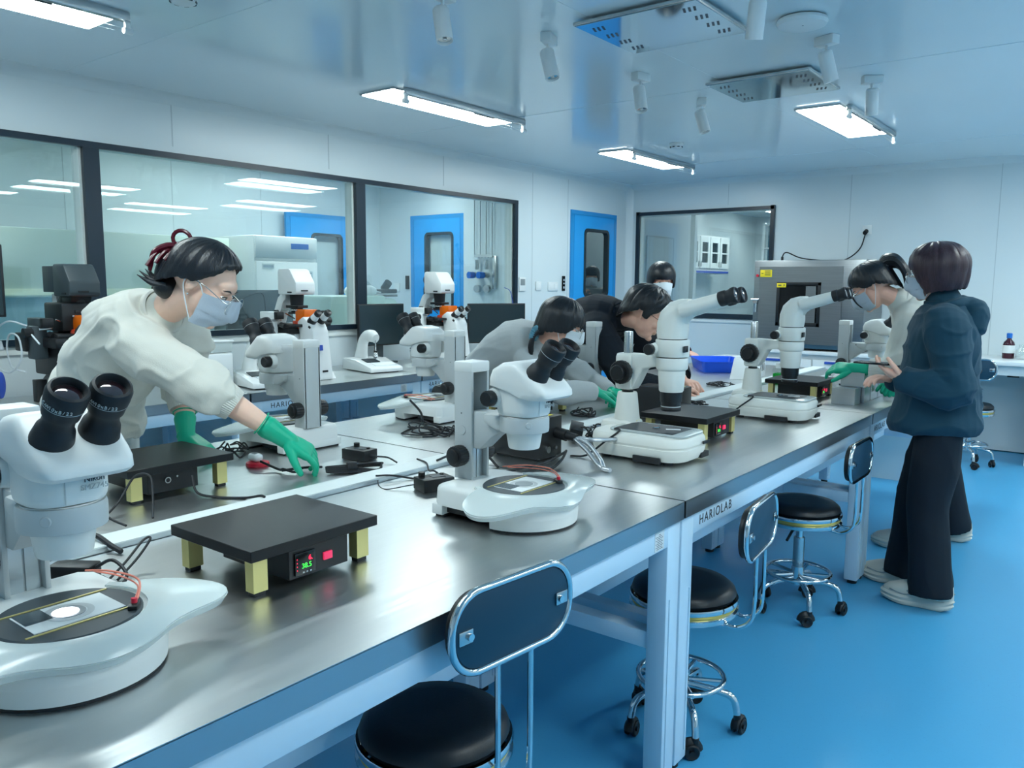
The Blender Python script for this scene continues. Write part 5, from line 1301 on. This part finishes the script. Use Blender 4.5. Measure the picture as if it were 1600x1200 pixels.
# ------------------------------------------------------------------ rooms behind the glass
t = thing('safety_cabinet', 'pale green-grey cabinet behind the glass, behind the black microscope', 'cabinet', (-7.05, 2.5, 0))
M('cabinet_pale', '#c5d3c6', .35); M('cabinet_blue', '#b3d2da', .3)
g = G('cabinet_pale'); g.box((0, 0, 1.55), (.8, 3.7, .52), bev=.01); g.box((-.02, 0, .4), (.7, 3.6, .8)); obj('housing', g, t)
g = G('cabinet_blue'); g.box((-.1, 0, 1.06), (.56, 3.6, .5)); g.mat('grey_plastic').box((.19, -.72, 1.02), (.02, .22, .56)); obj('work_area', g, t)
g = G('yellow'); M('pale_strip', '#e4ead0', .4); g = G('pale_strip'); g.box((.403, 0, 1.33), (.01, 3.7, .05)); obj('trim_strip', g, t)
t = thing('laboratory_freezer', 'tall white freezer with a blue display behind the glass', 'freezer', (-6.8, 4.79, 0))
g = G('white_gloss'); g.box((0, 0, .92), (.78, .70, 1.84), bev=.012); obj('cabinet_body', g, t)
g = G('white_plastic'); g.box((.40, 0, .83), (.03, .69, 1.55), bev=.006); dr = obj('door', g, t); g = G('grey_plastic'); g.box((.425, .30, .9), (.03, .02, .3), bev=.006); obj('handle', g, dr)
g = G('white_plastic'); g.box((.40, 0, 1.735), (.03, .69, .2), bev=.006); g.mat('led_pink' if False else 'blue').box((.418, .14, 1.75), (.004, .2, .05)); obj('control_panel', g, t)
g = G('paper'); g.box((.417, -.22, 1.56), (.003, .13, .05)); g.mat('mask').box((.419, -.22, 1.56), (.001, .11, .02)); obj('label_sticker', g, dr)
g = G('mask_white'); g.box((.417, .24, 1.4), (.003, .09, .24)); g.mat('grey_plastic')
for k in range(9): g.box((.4195, .24, 1.50-.025*k), (.001, .06, .006))
obj('notice', g, dr)
t = thing('bench_instrument', 'rounded mint-white instrument with tangled pale tubing behind the glass', 'lab instrument', (-5.45, 4.75, 0))
M('mint', '#c7ddd6', .3)
g = G('mint'); g.box((-.05, -.05, 1.08), (.4, .62, .45), bev=.02); g.side([(-.25, .85), (-.25, 1.28), (.1, 1.28), (.2, 1.2), (.26, 1.0), (.27, .85)], .15, .42, bev=.03); g.box((0, 0, .42), (.45, .8, .84)); obj('housing', g, t)
g = G('dark_grey'); g.box((.155, .13, 1.12), (.01, .05, .18)); g.box((.23, .32, 1.02), (.02, .12, .16), bev=.004); obj('side_panel', g, t)
g = G('mask_white'); g.ell((0, .1, 1.34), (.12, .16, .07))
for k in range(9):
    random.seed(k); a = k*.7; g.tube([(.0+.06*math.cos(a), .08+.1*math.sin(a), 1.33), (.03*math.cos(a), .1, 1.44+.02*(k % 3)), (-.06*math.cos(a), .16-.08*math.sin(a), 1.38), (.1*math.sin(a), .25, 1.33)], .007, 6, smooth=5)
obj('tubing', g, t)
g = G('dark_grey'); g.box((-.08, .16, 1.45), (.06, .09, .22), bev=.01); g.box((.02, .34, 1.34), (.08, .3, .04), bev=.01); g.cyl((.0, .38, 1.36), (.06, .38, 1.42), .035, seg=18); g.mat('chrome_soft').box((.03, .3, 1.30), (.1, .34, .02)); obj('camera_arm', g, t)
t = thing('computer_monitor', 'dark monitor behind the glass, above the first white inverted microscope\'s left', 'monitor', (-5.0, 3.5, 0))
g = G('dark_grey'); g.box((0, 0, 1.2), (.03, .55, .32), bev=.004); g.mat('black').tube([(.03, -.12, 1.16), (.05, -.18, 1.28), (.05, -.02, 1.34), (.04, .02, 1.2)], .004, 6, smooth=5); obj('screen_back', g, t)
g = G('grey_plastic'); g.box((0, 0, .95), (.05, .05, .2)); g.box((0, 0, .85), (.2, .3, .02)); g.box((0, 0, .42), (.35, .8, .82)); obj('stand', g, t)
g = G('white_plastic'); g.box((0, 0, 0), (.02, .1, .1), bev=.004); g.mat('grey_plastic').box((.011, .02, -.01), (.002, .03, .04)); tag(obj('wall_box', g, None, (-7.48, 4.2+.55, 1.42)), 'small white box on the far wall behind the glass', 'wall box')
# gas regulator panel on the pier
t = thing('gas_regulator_panel', 'gas regulators with blue caps and thin steel pipes behind the glass', 'gas regulator', (-5.43, 6.6, 1.5))
g = G('chrome_soft')
for x in (-.27, -.19, -.11, -.03): g.tube([(x+.09, -.02, 1.1), (x+.09, -.02, .22), (x*.5+.02, -.02, .18)], .006, 6)
obj('pipe', g, t)
g = G('chrome_soft'); g.box((.09, -.015, .03), (.05, .02, .34), bev=.003); g.box((-.05, -.03, .20), (.24, .02, .03)); obj('bracket', g, t)
for k, x in enumerate((-.13, .0)):
    g = G('chrome_soft'); g.cyl((x, -.04, .06), (x, -.04, .16), .02); g.cyl((x, -.09, -.0), (x, -.02, -.0), .03); g.cyl((x+.01, -.06, -.14), (x+.01, -.02, -.14), .04); rg = obj('regulator', g, t)
    g = G('blue'); g.cyl((x-.02, -.15, -.0), (x-.01, -.09, -.0), .035, seg=24); obj('cap', g, rg)
t = thing('door_sign', 'narrow dark sign beside the blue door behind the glass', 'sign', (-7.02, 6.99, 1.42)); g = G('black_gloss'); g.box((0, 0, 0), (.06, .012, .16), bev=.003); obj('cover', g, t)
g = G('white_gloss'); g.box((0, 0, 0), (.09, .012, .1), bev=.003); tag(obj('light_switch', g, None, (-7.2, 6.99, 1.36)), 'faint white switch behind the glass beside the dark sign', 'switch')
# back room
t = thing('wall_cabinet', 'white wall cabinet with glazed doors, seen through the back window', 'cabinet', (-5.36, 11.5, 1.64))
g = G('white_plastic'); g.box((0, 0, .25), (.32, 1.42, .5)); obj('carcass', g, t)
for k in range(4):
    y = -.53+.355*k; g = G('white_gloss')
    for a, b, c, d in ((y-.165, y-.10, .02, .48), (y+.10, y+.165, .02, .48), (y-.1, y+.1, .02, .10), (y-.1, y+.1, .40, .48), (y-.1, y+.1, .24, .26)): g.box((.17, (a+b)/2, (c+d)/2), (.02, b-a, d-c))
    d_ = obj('door', g, t); g = G('screen_off'); g.box((.163, y, .25), (.004, .2, .34)); obj('door_glass', g, d_); g = G('grey_plastic'); g.box((.185, y+(.14 if k % 2 == 0 else -.14), .08), (.012, .012, .08)); obj('handle', g, d_)
g = G('ink_blue'); g.box((.172, 0, -.035), (.01, 1.4, .03)); g.mat('white_gloss').box((0, 0, -.03), (.32, 1.44, .06)); obj('plinth', g, t)
t = thing('glazed_rack', 'glazed rack with slim white posts, seen through the back window', 'rack', (-4.0, 12.9, 0))
g = G('white_gloss')
for x in (-.9, -.35, .25, .9): g.box((x, 0, 1.2), (.04, .04, 2.4))
for z in (.4, .8, 1.2, 1.6, 2.0, 2.38): g.box((0, .1, z), (1.84, .3, .02))
obj('frame', g, t); g = G('screen_off'); M('rack_glass', '#4d7d8c', .25); g = G('rack_glass'); g.box((0, .24, 1.2), (1.84, .02, 2.38)); obj('back_panel', g, t)
struct('door_4', G('wall').box((-4.622, 8.84, .99), (.012, .66, 1.97))); struct('trim_9', G('wall_seam').box((-4.6155, 8.505, .99), (.003, .01, 1.97)).box((-4.6155, 9.175, .99), (.003, .01, 1.97)).box((-4.6155, 8.84, 1.975), (.003, .68, .01)))
t = thing('side_table', 'dark-topped low counter seen under the back window\'s right side', 'counter', (-3.3, 9.0, 0)); g = G('black_gloss'); g.box((0, 0, 1.05), (1.6, .5, .03)); obj('top', g, t); g = G('white_plastic'); g.box((0, 0, .52), (1.55, .46, 1.03)); obj('body', g, t)

# ------------------------------------------------------------------ things on the wall bench
def make_arm_instrument():
    t = thing('desktop_arm_instrument', 'x', 'lab instrument')
    g = G('white_gloss'); g.side([(-.19, .006), (-.19, .075), (-.17, .082), (-.02, .078), (.18, .038), (.19, .03), (.19, .006)], -.125, .125, bev=.006); g.mat('rubber').box((0, 0, .003), (.34, .2, .006)); obj('base', g, t)
    g = G('white_gloss'); g.tube([(-.15, 0, .07), (-.135, 0, .14), (-.11, 0, .20), (-.06, 0, .232), (.01, 0, .235), (.05, 0, .22)], [.045, .036, .032, .032, .033, .026], 16, smooth=5, flat=1.3); obj('arm', g, t)
    g = G('chrome_soft'); g.lathe([(.002, .085), (.02, .095), (.012, .13), (.004, .145), (.004, .21)], c=(.045, 0, 0)); g.mat('black').cyl((.045, 0, .125), (.045, 0, .14), .013); obj('nozzle', g, t)
    g = G('dark_grey'); g.box((.03, -.03, .0725), (.08, .1, .004), r=rotm(0, .2, 0)); g.mat('mask_white').box((.11, .02, .0535), (.07, .16, .003), r=rotm(0, .2, 0)); obj('display', g, t); return t
ai = make_arm_instrument(); ai.location = (-4.14, 3.78, TZ); ai.rotation_euler = (0, 0, -.2); ai['label'] = 'white desktop instrument with an arched arm, right of the badge-marked inverted microscope'; ai['group'] = 'white arched-arm instruments'
dup(ai, (-4.02, 2.80, TZ), -.2, 'white desktop instrument with an arched arm, partly behind the first rear-row stereo microscope', 'white arched-arm instruments')
t = thing('keypad', 'small white keypad with sloped grey face on the wall bench', 'keypad', (-4.33, 4.06, TZ), -.25)
g = G('white_gloss'); g.side([(-.08, 0), (-.08, .05), (-.06, .055), (.08, .02), (.085, 0)], -.055, .055, bev=.004); obj('housing', g, t); g = G('grey_plastic'); g.box((.02, 0, .037), (.06, .07, .002), r=rotm(0, .25, 0)); obj('keys', g, t)
t = thing('thermal_block', 'white benchtop unit with a dark slot, half hidden by the white sleeve', 'lab instrument', (-4.22, 2.53, TZ))
g = G('white_gloss'); g.box((0, 0, .10), (.3, .26, .19), bev=.008); g.mat('grey_plastic').box((.152, .0, .06), (.004, .19, .09)); g.mat('black').box((.155, -.02, .085), (.003, .1, .012)); obj('housing', g, t)
t = thing('storage_box', 'clear plastic box with a blue handle on top of the white unit', 'box', (-4.22, 2.55, TZ+.196))
g = G('milky'); g.box((0, 0, .032), (.24, .26, .06), bev=.008); obj('tub', g, t); g = G('white_gloss'); g.box((0, 0, .066), (.25, .27, .012), bev=.004); obj('lid', g, t)
g = G('ink_blue'); g.tube([(0, -.05, .07), (0, -.045, .10), (0, 0, .108), (0, .045, .10), (0, .05, .07)], .006, 8, smooth=5); obj('handle', g, t)
def monitor(loc, rz, label, w=.5, h=.31, z=.12, name='computer_monitor', mat='screen_off'):
    t = thing(name, label, 'monitor', loc, rz); g = G('black'); g.box((0, 0, z+h/2), (.025, w, h), bev=.004, r=None); g.mat(mat).box((.0132, 0, z+h/2), (.001, w-.02, h-.02)); obj('screen', g, t)
    g = G('dark_grey'); g.box((-.03, 0, z/2+.05), (.03, .06, z+.08)); g.box((-.02, 0, .006), (.16, .22, .012), bev=.003); obj('stand', g, t); return t
monitor((-4.30, 5.33, TZ), -.5, 'dark monitor on the wall bench, right of the second white inverted microscope', .52, .33, .1)
monitor((-4.50, 4.20, TZ), -.1, 'dark monitor on the wall bench, left of the second white inverted microscope', .42, .31, .13)
monitor((-4.2, 1.33, TZ), -.3, 'dark-bezelled monitor cut by the photo\'s left edge', .42, .33, .43)
t = thing('analyser', 'white narrow instrument with a blue round cap at the left edge of the photo', 'lab instrument', (-3.98, 1.32, TZ))
g = G('white_gloss'); g.side([(-.1, 0), (-.08, .4), (-.02, .42), (.03, .2), (.06, 0)], -.06, .06, bev=.01); obj('housing', g, t); g = G('ink_blue'); g.cyl((.03, .07, .14), (.05, .1, .14), .06, seg=28, bev=.01); obj('cap', g, t)
g = G('black'); g.box((0, 0, .055), (.05, .05, .11), bev=.003); tag(obj('small_speaker', g, None, (-4.3, 1.72, TZ)), 'small upright black box at the left edge, on the wall bench', 'box')

# ------------------------------------------------------------------ things on the island
def cable(label, pts, r=.003, mat='rubber', closed=False, name='cable', cat='cable', group=None, sm=7):
    g = G(mat); g.tube([(x, y, TZ+z+r) for x, y, z in pts], r, 8, closed=closed, smooth=sm); return tag(obj(name, g), label, cat, group)
cable('black power lead running from the rear-row warming plate to the cable channel', [(-2.09, 1.22, .05), (-2.05, 1.21, .01), (-2.0, 1.235, 0), (-1.93, 1.28, 0), (-1.87, 1.29, .014), (-1.85, 1.29, .014)], .0035)
cable('black looped lead standing up beside the rear-row warming plate', [(-2.02, .93, 0), (-2.05, .99, .03), (-2.06, 1.04, .085), (-2.02, 1.06, .09), (-1.97, 1.04, .05), (-1.90, 1.0, .013)], .003)
cable('short black lead crossing to the channel, near the left microscope', [(-2.02, .9, .05), (-1.95, .92, .02), (-1.885, .925, .014)], .003)
cable('thick black cord over the channel edge behind the left microscope', [(-1.87, .83, .018), (-1.82, .83, .02), (-1.775, .835, .008), (-1.74, .84, 0)], .006)
cable('thin black loop standing above the near bench behind the left stage', [(-1.60, .745, 0), (-1.62, .79, .02), (-1.64, .84, .05), (-1.63, .85, .052), (-1.61, .81, .025), (-1.585, .755, 0)], .0026)
t = thing('power_adapter', 'black inline adapter with coiled leads behind the left microscope', 'power adapter', (-1.67, .71, TZ), .6)
g = G('black'); g.box((0, 0, .016), (.09, .045, .03), bev=.004); g.cyl((-.05, 0, .016), (-.07, 0, .016), .008); obj('housing', g, t)
g = G('rubber'); g.tube([(.04, 0, .02), (.08, .0, .04), (.12, -.02, .02), (.12, -.05, .008), (.08, -.06, .03), (.05, -.08, .004), (.1, -.1, .003), (.14, -.06, .01)], .0035, 8, smooth=6); obj('lead', g, t)
g = G('dark_grey'); g.box((0, 0, .012), (.14, .09, .024), bev=.004); g.mat('paper').box((.01, .0, .0245), (.05, .02, .0008)); g.box((-.03, .02, .0245), (.03, .01, .0008)); g.box((.03, -.025, .0245), (.03, .012, .0008)); tag(obj('power_supply', g, None, (-1.66, .60, TZ), (0, 0, .3)), 'dark grey power supply with white print, glimpsed behind the left microscope\'s column', 'power supply')
def controller(loc, rz, label):
    t = thing('foot_controller_box', label, 'controller', loc, rz, 'small black controller boxes')
    g = G('black'); g.box((0, 0, .019), (.10, .068, .036), bev=.002); g.mat('dark_grey').box((.01, 0, .0375), (.04, .03, .002)); obj('housing', g, t)
    g = G('black'); g.cyl((-.03, .02, .036), (-.03, .02, .05), .010, seg=20); obj('knob', g, t); g = G('black'); g.cyl((.03, .01, .036), (.03, .01, .042), .006, seg=16); obj('button', g, t)
    g = G('rubber'); g.cyl((.05, 0, .015), (.066, 0, .015), .006, seg=12); obj('plug', g, t); return t
controller((-2.075, 1.83, TZ), .12, 'small black controller box with a knob, right of the reaching gloved hand')
controller((-1.60, 1.695, TZ), 1.25, 'small dark controller box beside the middle microscope\'s base')
cable('short black lead from the controller box to the channel', [(-2.01, 1.84, .014), (-1.97, 1.86, .012), (-1.92, 1.85, .006), (-1.885, 1.82, .014)], .003)
cable('black lead looping between channel and the dark controller box', [(-1.80, 1.65, .014), (-1.77, 1.69, .012), (-1.72, 1.74, 0), (-1.66, 1.74, .008), (-1.615, 1.745, .014)], .003)
cable('thin lead lying in a loop on the near bench, left of the controller box', [(-1.80, 1.66, .014), (-1.755, 1.62, 0), (-1.70, 1.60, 0), (-1.655, 1.64, .01), (-1.635, 1.66, .014)], .0015)
cable('twin black leads from the controller box over the channel', [(-1.87, 1.9, .014), (-1.80, 1.87, .016), (-1.73, 1.81, .012), (-1.66, 1.76, .03), (-1.62, 1.75, .02)], .003)
cable('black lead arching from the channel behind the middle microscope', [(-1.80, 1.92, .014), (-1.775, 1.99, .03), (-1.70, 2.04, .03), (-1.62, 2.02, 0)], .004)
t = thing('coiled_cord', 'black cord bundle under the reaching gloved fingertips', 'cord', (-1.95, 1.68, TZ), 1.0)
g = G('rubber')
for k in range(5): g.tube([(-.075, (k-2)*.004, .008+.003*k), (0, .034-(k*.007), .006+.004*k), (.08+.004*k, .026-.004*k, .01+.003*k), (.10, 0, .012+.002*k), (.08, -.024, .008), (0, -.028+k*.006, .006+.003*k)], .003, 8, closed=True, smooth=6)
obj('coil', g, t); g = G('black'); g.cyl((-.01, 0, .012), (.02, 0, .012), .022, seg=14); obj('tie', g, t)
cable('black clip lead lying between the red disc and the gloved hand', [(-2.21, 1.53, .02), (-2.13, 1.54, .004), (-2.09, 1.53, .012), (-2.06, 1.55, .004), (-2.08, 1.6, .006), (-2.03, 1.63, .01), (-2.06, 1.58, .012), (-2.1, 1.53, .006)], .004)
t = thing('tape_dispenser', 'white rounded gadget sitting on a red disc, left of the reaching hand', 'gadget', (-2.255, 1.55, TZ))
g = G('red'); g.lathe([(.012, 0), (.036, 0), (.038, .004), (.036, .012), (.022, .014), (.012, .012)], seg=36); obj('disc', g, t)
g = G('white_gloss'); g.box((-.006, -.004, .028), (.05, .034, .026), bev=.011, seg=3); g.mat('dark_grey').box((-.004, -.008, .0412), (.018, .01, .0006)); obj('housing', g, t)
def tangle(label, c, R, n, seed, r=.003, h=.04, name='tangled_leads'):
    random.seed(seed); g = G('rubber')
    for q in range(n):
        pts = []; a0 = random.random()*6.28; rr = R*(.45+.55*random.random()); ox_, oy_ = (random.random()-.5)*R, (random.random()-.5)*R
        for k in range(9): a = a0+k*(.75+.25*random.random()); rr2 = rr*(.7+.5*random.random()); pts.append((c[0]+ox_+rr2*math.cos(a), c[1]+oy_+rr2*.8*math.sin(a), TZ+r+random.random()**2*h))
        g.tube(pts, r, 6, smooth=5)
    return tag(obj(name, g), label, 'cable')
tangle('tangle of black leads and a pen-like probe behind the middle microscope\'s column', (-2.2, 2.35), .10, 6, 3)
tangle('tangle of black leads between the black light source and the first pole-stand microscope', (-1.62, 2.62), .10, 7, 5, .0028, .06)
tangle('dark leads under the grey sleeve on the rear row', (-1.98, 3.12), .07, 4, 9, .003, .03)
tangle('black leads left of the badge-marked pillar base, behind the reaching forearm', (-2.48, 1.62), .08, 4, 12, .003, .03)
tangle('black leads by the man\'s bare hands', (-1.98, 4.55), .09, 4, 15, .0028, .02)
tangle('leads on the strip behind the second pole-stand microscope', (-1.74, 3.75), .06, 3, 21, .0028, .02)
cable('black pen-like probe leaning on the leads behind the middle microscope', [(-2.42, 2.42, .10), (-2.34, 2.40, .06), (-2.28, 2.36, .02), (-2.2, 2.35, .01)], .005, 'black', name='probe', cat='probe')
cable('black folded strap of cord in front of the illuminator', [(-1.56, 1.93, .003), (-1.52, 2.02, .012), (-1.49, 2.10, .02), (-1.50, 2.22, .03), (-1.51, 2.25, .03), (-1.47, 2.16, .018), (-1.45, 2.06, .008), (-1.50, 1.95, .002)], .0045)
t = thing('phone_charger', 'black wedge-shaped adapter among the leads right of the illuminator', 'power adapter', (-1.70, 2.60, TZ), .6); g = G('black'); g.box((0, 0, .03), (.05, .08, .055), bev=.003, r=rotm(.3, .2, 0)); obj('housing', g, t)
# fibre light sources
def illum(loc, rz, label, hoses=True):
    t = thing('fibre_light_source', label, 'light source', loc, rz, 'black fibre light sources')
    g = G('black'); g.box((0, 0, .078), (.21, .13, .14), bev=.004); g.box((0, 0, .004), (.18, .11, .008)); obj('housing', g, t)
    g = G('yellow'); g.box((.06, .02, .1485), (.05, .04, .001)); obj('sticker', g, t); g = G('chrome_soft'); g.cyl((.105, -.03, .04), (.118, -.03, .04), .012); g.cyl((.105, .02, .04), (.114, .02, .04), .006); obj('switch', g, t)
    if hoses:
        g = G('black'); g.cyl((.105, .03, .09), (.15, .03, .085), .02, seg=20); g.cyl((.15, .03, .085), (.19, .03, .08), .014, seg=18); obj('fibre_socket', g, t)
        for q, P_ in enumerate(([(.18, .03, .08), (.24, .02, .07), (.30, .0, .03), (.34, -.04, .012)], [(.18, .035, .08), (.24, .07, .075), (.28, .16, .07), (.26, .26, .07)], [(.18, .025, .08), (.25, .0, .05), (.32, -.03, .012), (.37, -.05, .01)])):
            g = G('foil'); C_ = crom(P_, 26); g.tube(C_, [.0078 if k % 2 else .0068 for k in range(len(C_))], 10); obj('fibre_hose', g, t)
    return t
illum((-1.67, 2.24, TZ), 0, 'black fibre light source with silver hoses, behind the middle microscope')
illum((-1.665, 3.26, TZ), .1, 'black fibre light source behind the first pole-stand microscope\'s objective', False)
# far end of the rear row
t = thing('blue_tray', 'bright blue open plastic tray on the far end of the rear row', 'tray', (-2.36, 5.42, TZ), .62)
g = G('blue_tray'); W2, L2 = .30, .46
R1 = [[(p[0]*k, p[1]*k, z) for p in rrect(W2, L2, .03, 4)] for k, z in ((.9, .0), (1, .075), (1.03, .077), (1.03, .072), (.985, .07), (.885, .006))]
g.rings(R1, cap=True); obj('tray_body', g, t); g = G('white_plastic'); g.box((.02, .02, .01), (.12, .2, .008)); obj('sheet', g, t)
for s in (-1, 1): g = G('black'); g.cyl((W2*.47, s*L2*.42, .035), (W2*.5, s*L2*.42, .035), .014, seg=16); obj('catch', g, t)
t = thing('laptop', 'closed white laptop lying behind the blue tray', 'laptop', (-2.40, 5.86, TZ), 1.45); g = G('white_gloss'); g.box((0, 0, .05), (.26, .34, .02), bev=.005); g.mat('grey_plastic').box((0, 0, .02), (.24, .32, .04)); obj('case', g, t)
t = thing('white_controller', 'white vented controller box behind the second pole-stand microscope', 'controller', (-2.0, 5.10, TZ), .15)
g = G('white_gloss'); g.front([(-.18, 0), (-.14, .05), (-.08, .13), (.12, .13), (.12, 0)], -.08, .08, bev=.006); obj('housing', g, t)
g = G('dark_grey')
for k in range(3): g.box((.081, -.02+.045*k, .07), (.003, .012, .05))
obj('vent_slot', g, t)
t = thing('reagent_flask', 'small clear flask of bright green liquid beside the second pole-stand microscope', 'flask', (-1.715, 4.86, TZ))
g = G('green_liquid'); g.box((0, 0, .035), (.06, .06, .07), bev=.008); obj('liquid', g, t); g = G('pane_clear'); g.box((0, 0, .05), (.066, .066, .1), bev=.01); obj('glass_body', g, t); g = G('white_gloss'); g.cyl((0, 0, .10), (0, 0, .13), .022, seg=24); obj('cap', g, t)
t = thing('foil_packet', 'crumpled white packet on the warming plate by the green glove', 'packet', (-1.38, 4.66, TZ+.0)); g = G('paper'); g.ell((0, 0, .05), (.05, .08, .05)); obj('wrap', g, t)
# silver boxes
k_ = 0; LB = ['lower silver box nearest the camera, at the foot of the stack', 'lower silver box second from the front, under the upper box', 'upper silver box, topmost of the stack beside the navy hoodie', 'lower silver box at the back of the row', 'upper silver box behind the topmost one', 'silver box at the right end of the row, by the green glove']
for (x, y, z, a, b, h) in [(-1.165, 4.29, 0, .115, .10, .085), (-1.15, 4.41, 0, .115, .11, .085), (-1.145, 4.37, .0855, .115, .11, .095), (-1.15, 4.56, 0, .11, .13, .085), (-1.15, 4.52, .0855, .11, .13, .085), (-1.15, 4.70, 0, .11, .13, .12)]:
    t = thing('silver_box', LB[k_], 'box', (x, y, TZ+z), 0, 'silver boxes stacked at the bench end'); g = G('foil'); g.box((0, 0, h/2), (a, b, h), bev=.0015, seg=1); bo = obj('carton', g, t)
    g = G('scope_grey'); g.box((0, -b/2-.0004, h*.5), (a*.9, .0006, .0015)); obj('lid_seam', g, bo); k_ += 1
t = thing('white_bin', 'white plastic container on the floor shelf beyond the last island leg', 'bin', (-1.45, 6.65, .0)); g = G('white_gloss'); g.rings([[(p[0]*k, p[1]*k, z) for p in rrect(.5, .7, .04, 4)] for k, z in ((.9, 0), (1, .38), (1.05, .40), (1.05, .43), (.6, .45))]); obj('tub', g, t)

# figure behind the blue door's glass
PG = dict(head=(-5.42, 8.60, 1.50), neck=(-5.44, 8.62, 1.37), shR=(-5.60, 8.52, 1.30), shL=(-5.28, 8.72, 1.30), elR=(-5.55, 8.35, 1.08), wrR=(-5.40, 8.35, 1.25), tipR=(-5.38, 8.42, 1.38), elL=(-5.2, 8.68, 1.05), wrL=(-5.25, 8.5, .95), tipL=(-5.3, 8.4, .92),
          pel=(-5.44, 8.62, .88), latp=(.85, .5, 0), face=(.5, -.85, -.1), footR=(-5.55, 8.58, 0), footL=(-5.35, 8.68, 0), footdir=(.5, -.85, 0))
for k_ in list(PG):
    if len(PG[k_]) == 3 and k_ not in ('face', 'latp', 'footdir'): PG[k_] = (PG[k_][0]+.21, PG[k_][1]-.34, PG[k_][2])
pg, Mh, B_ = person('dim figure with dark hair and mask behind the blue door\'s glass', PG, 'grey_plastic', 'navy_dark', 'skin', sleeve=.95, seed=30, voxb=.009)
hair('hair', pg, Mh, zD, thick=lambda az, v: .05, seed=31); mask(pg, Mh, 'mask_white')
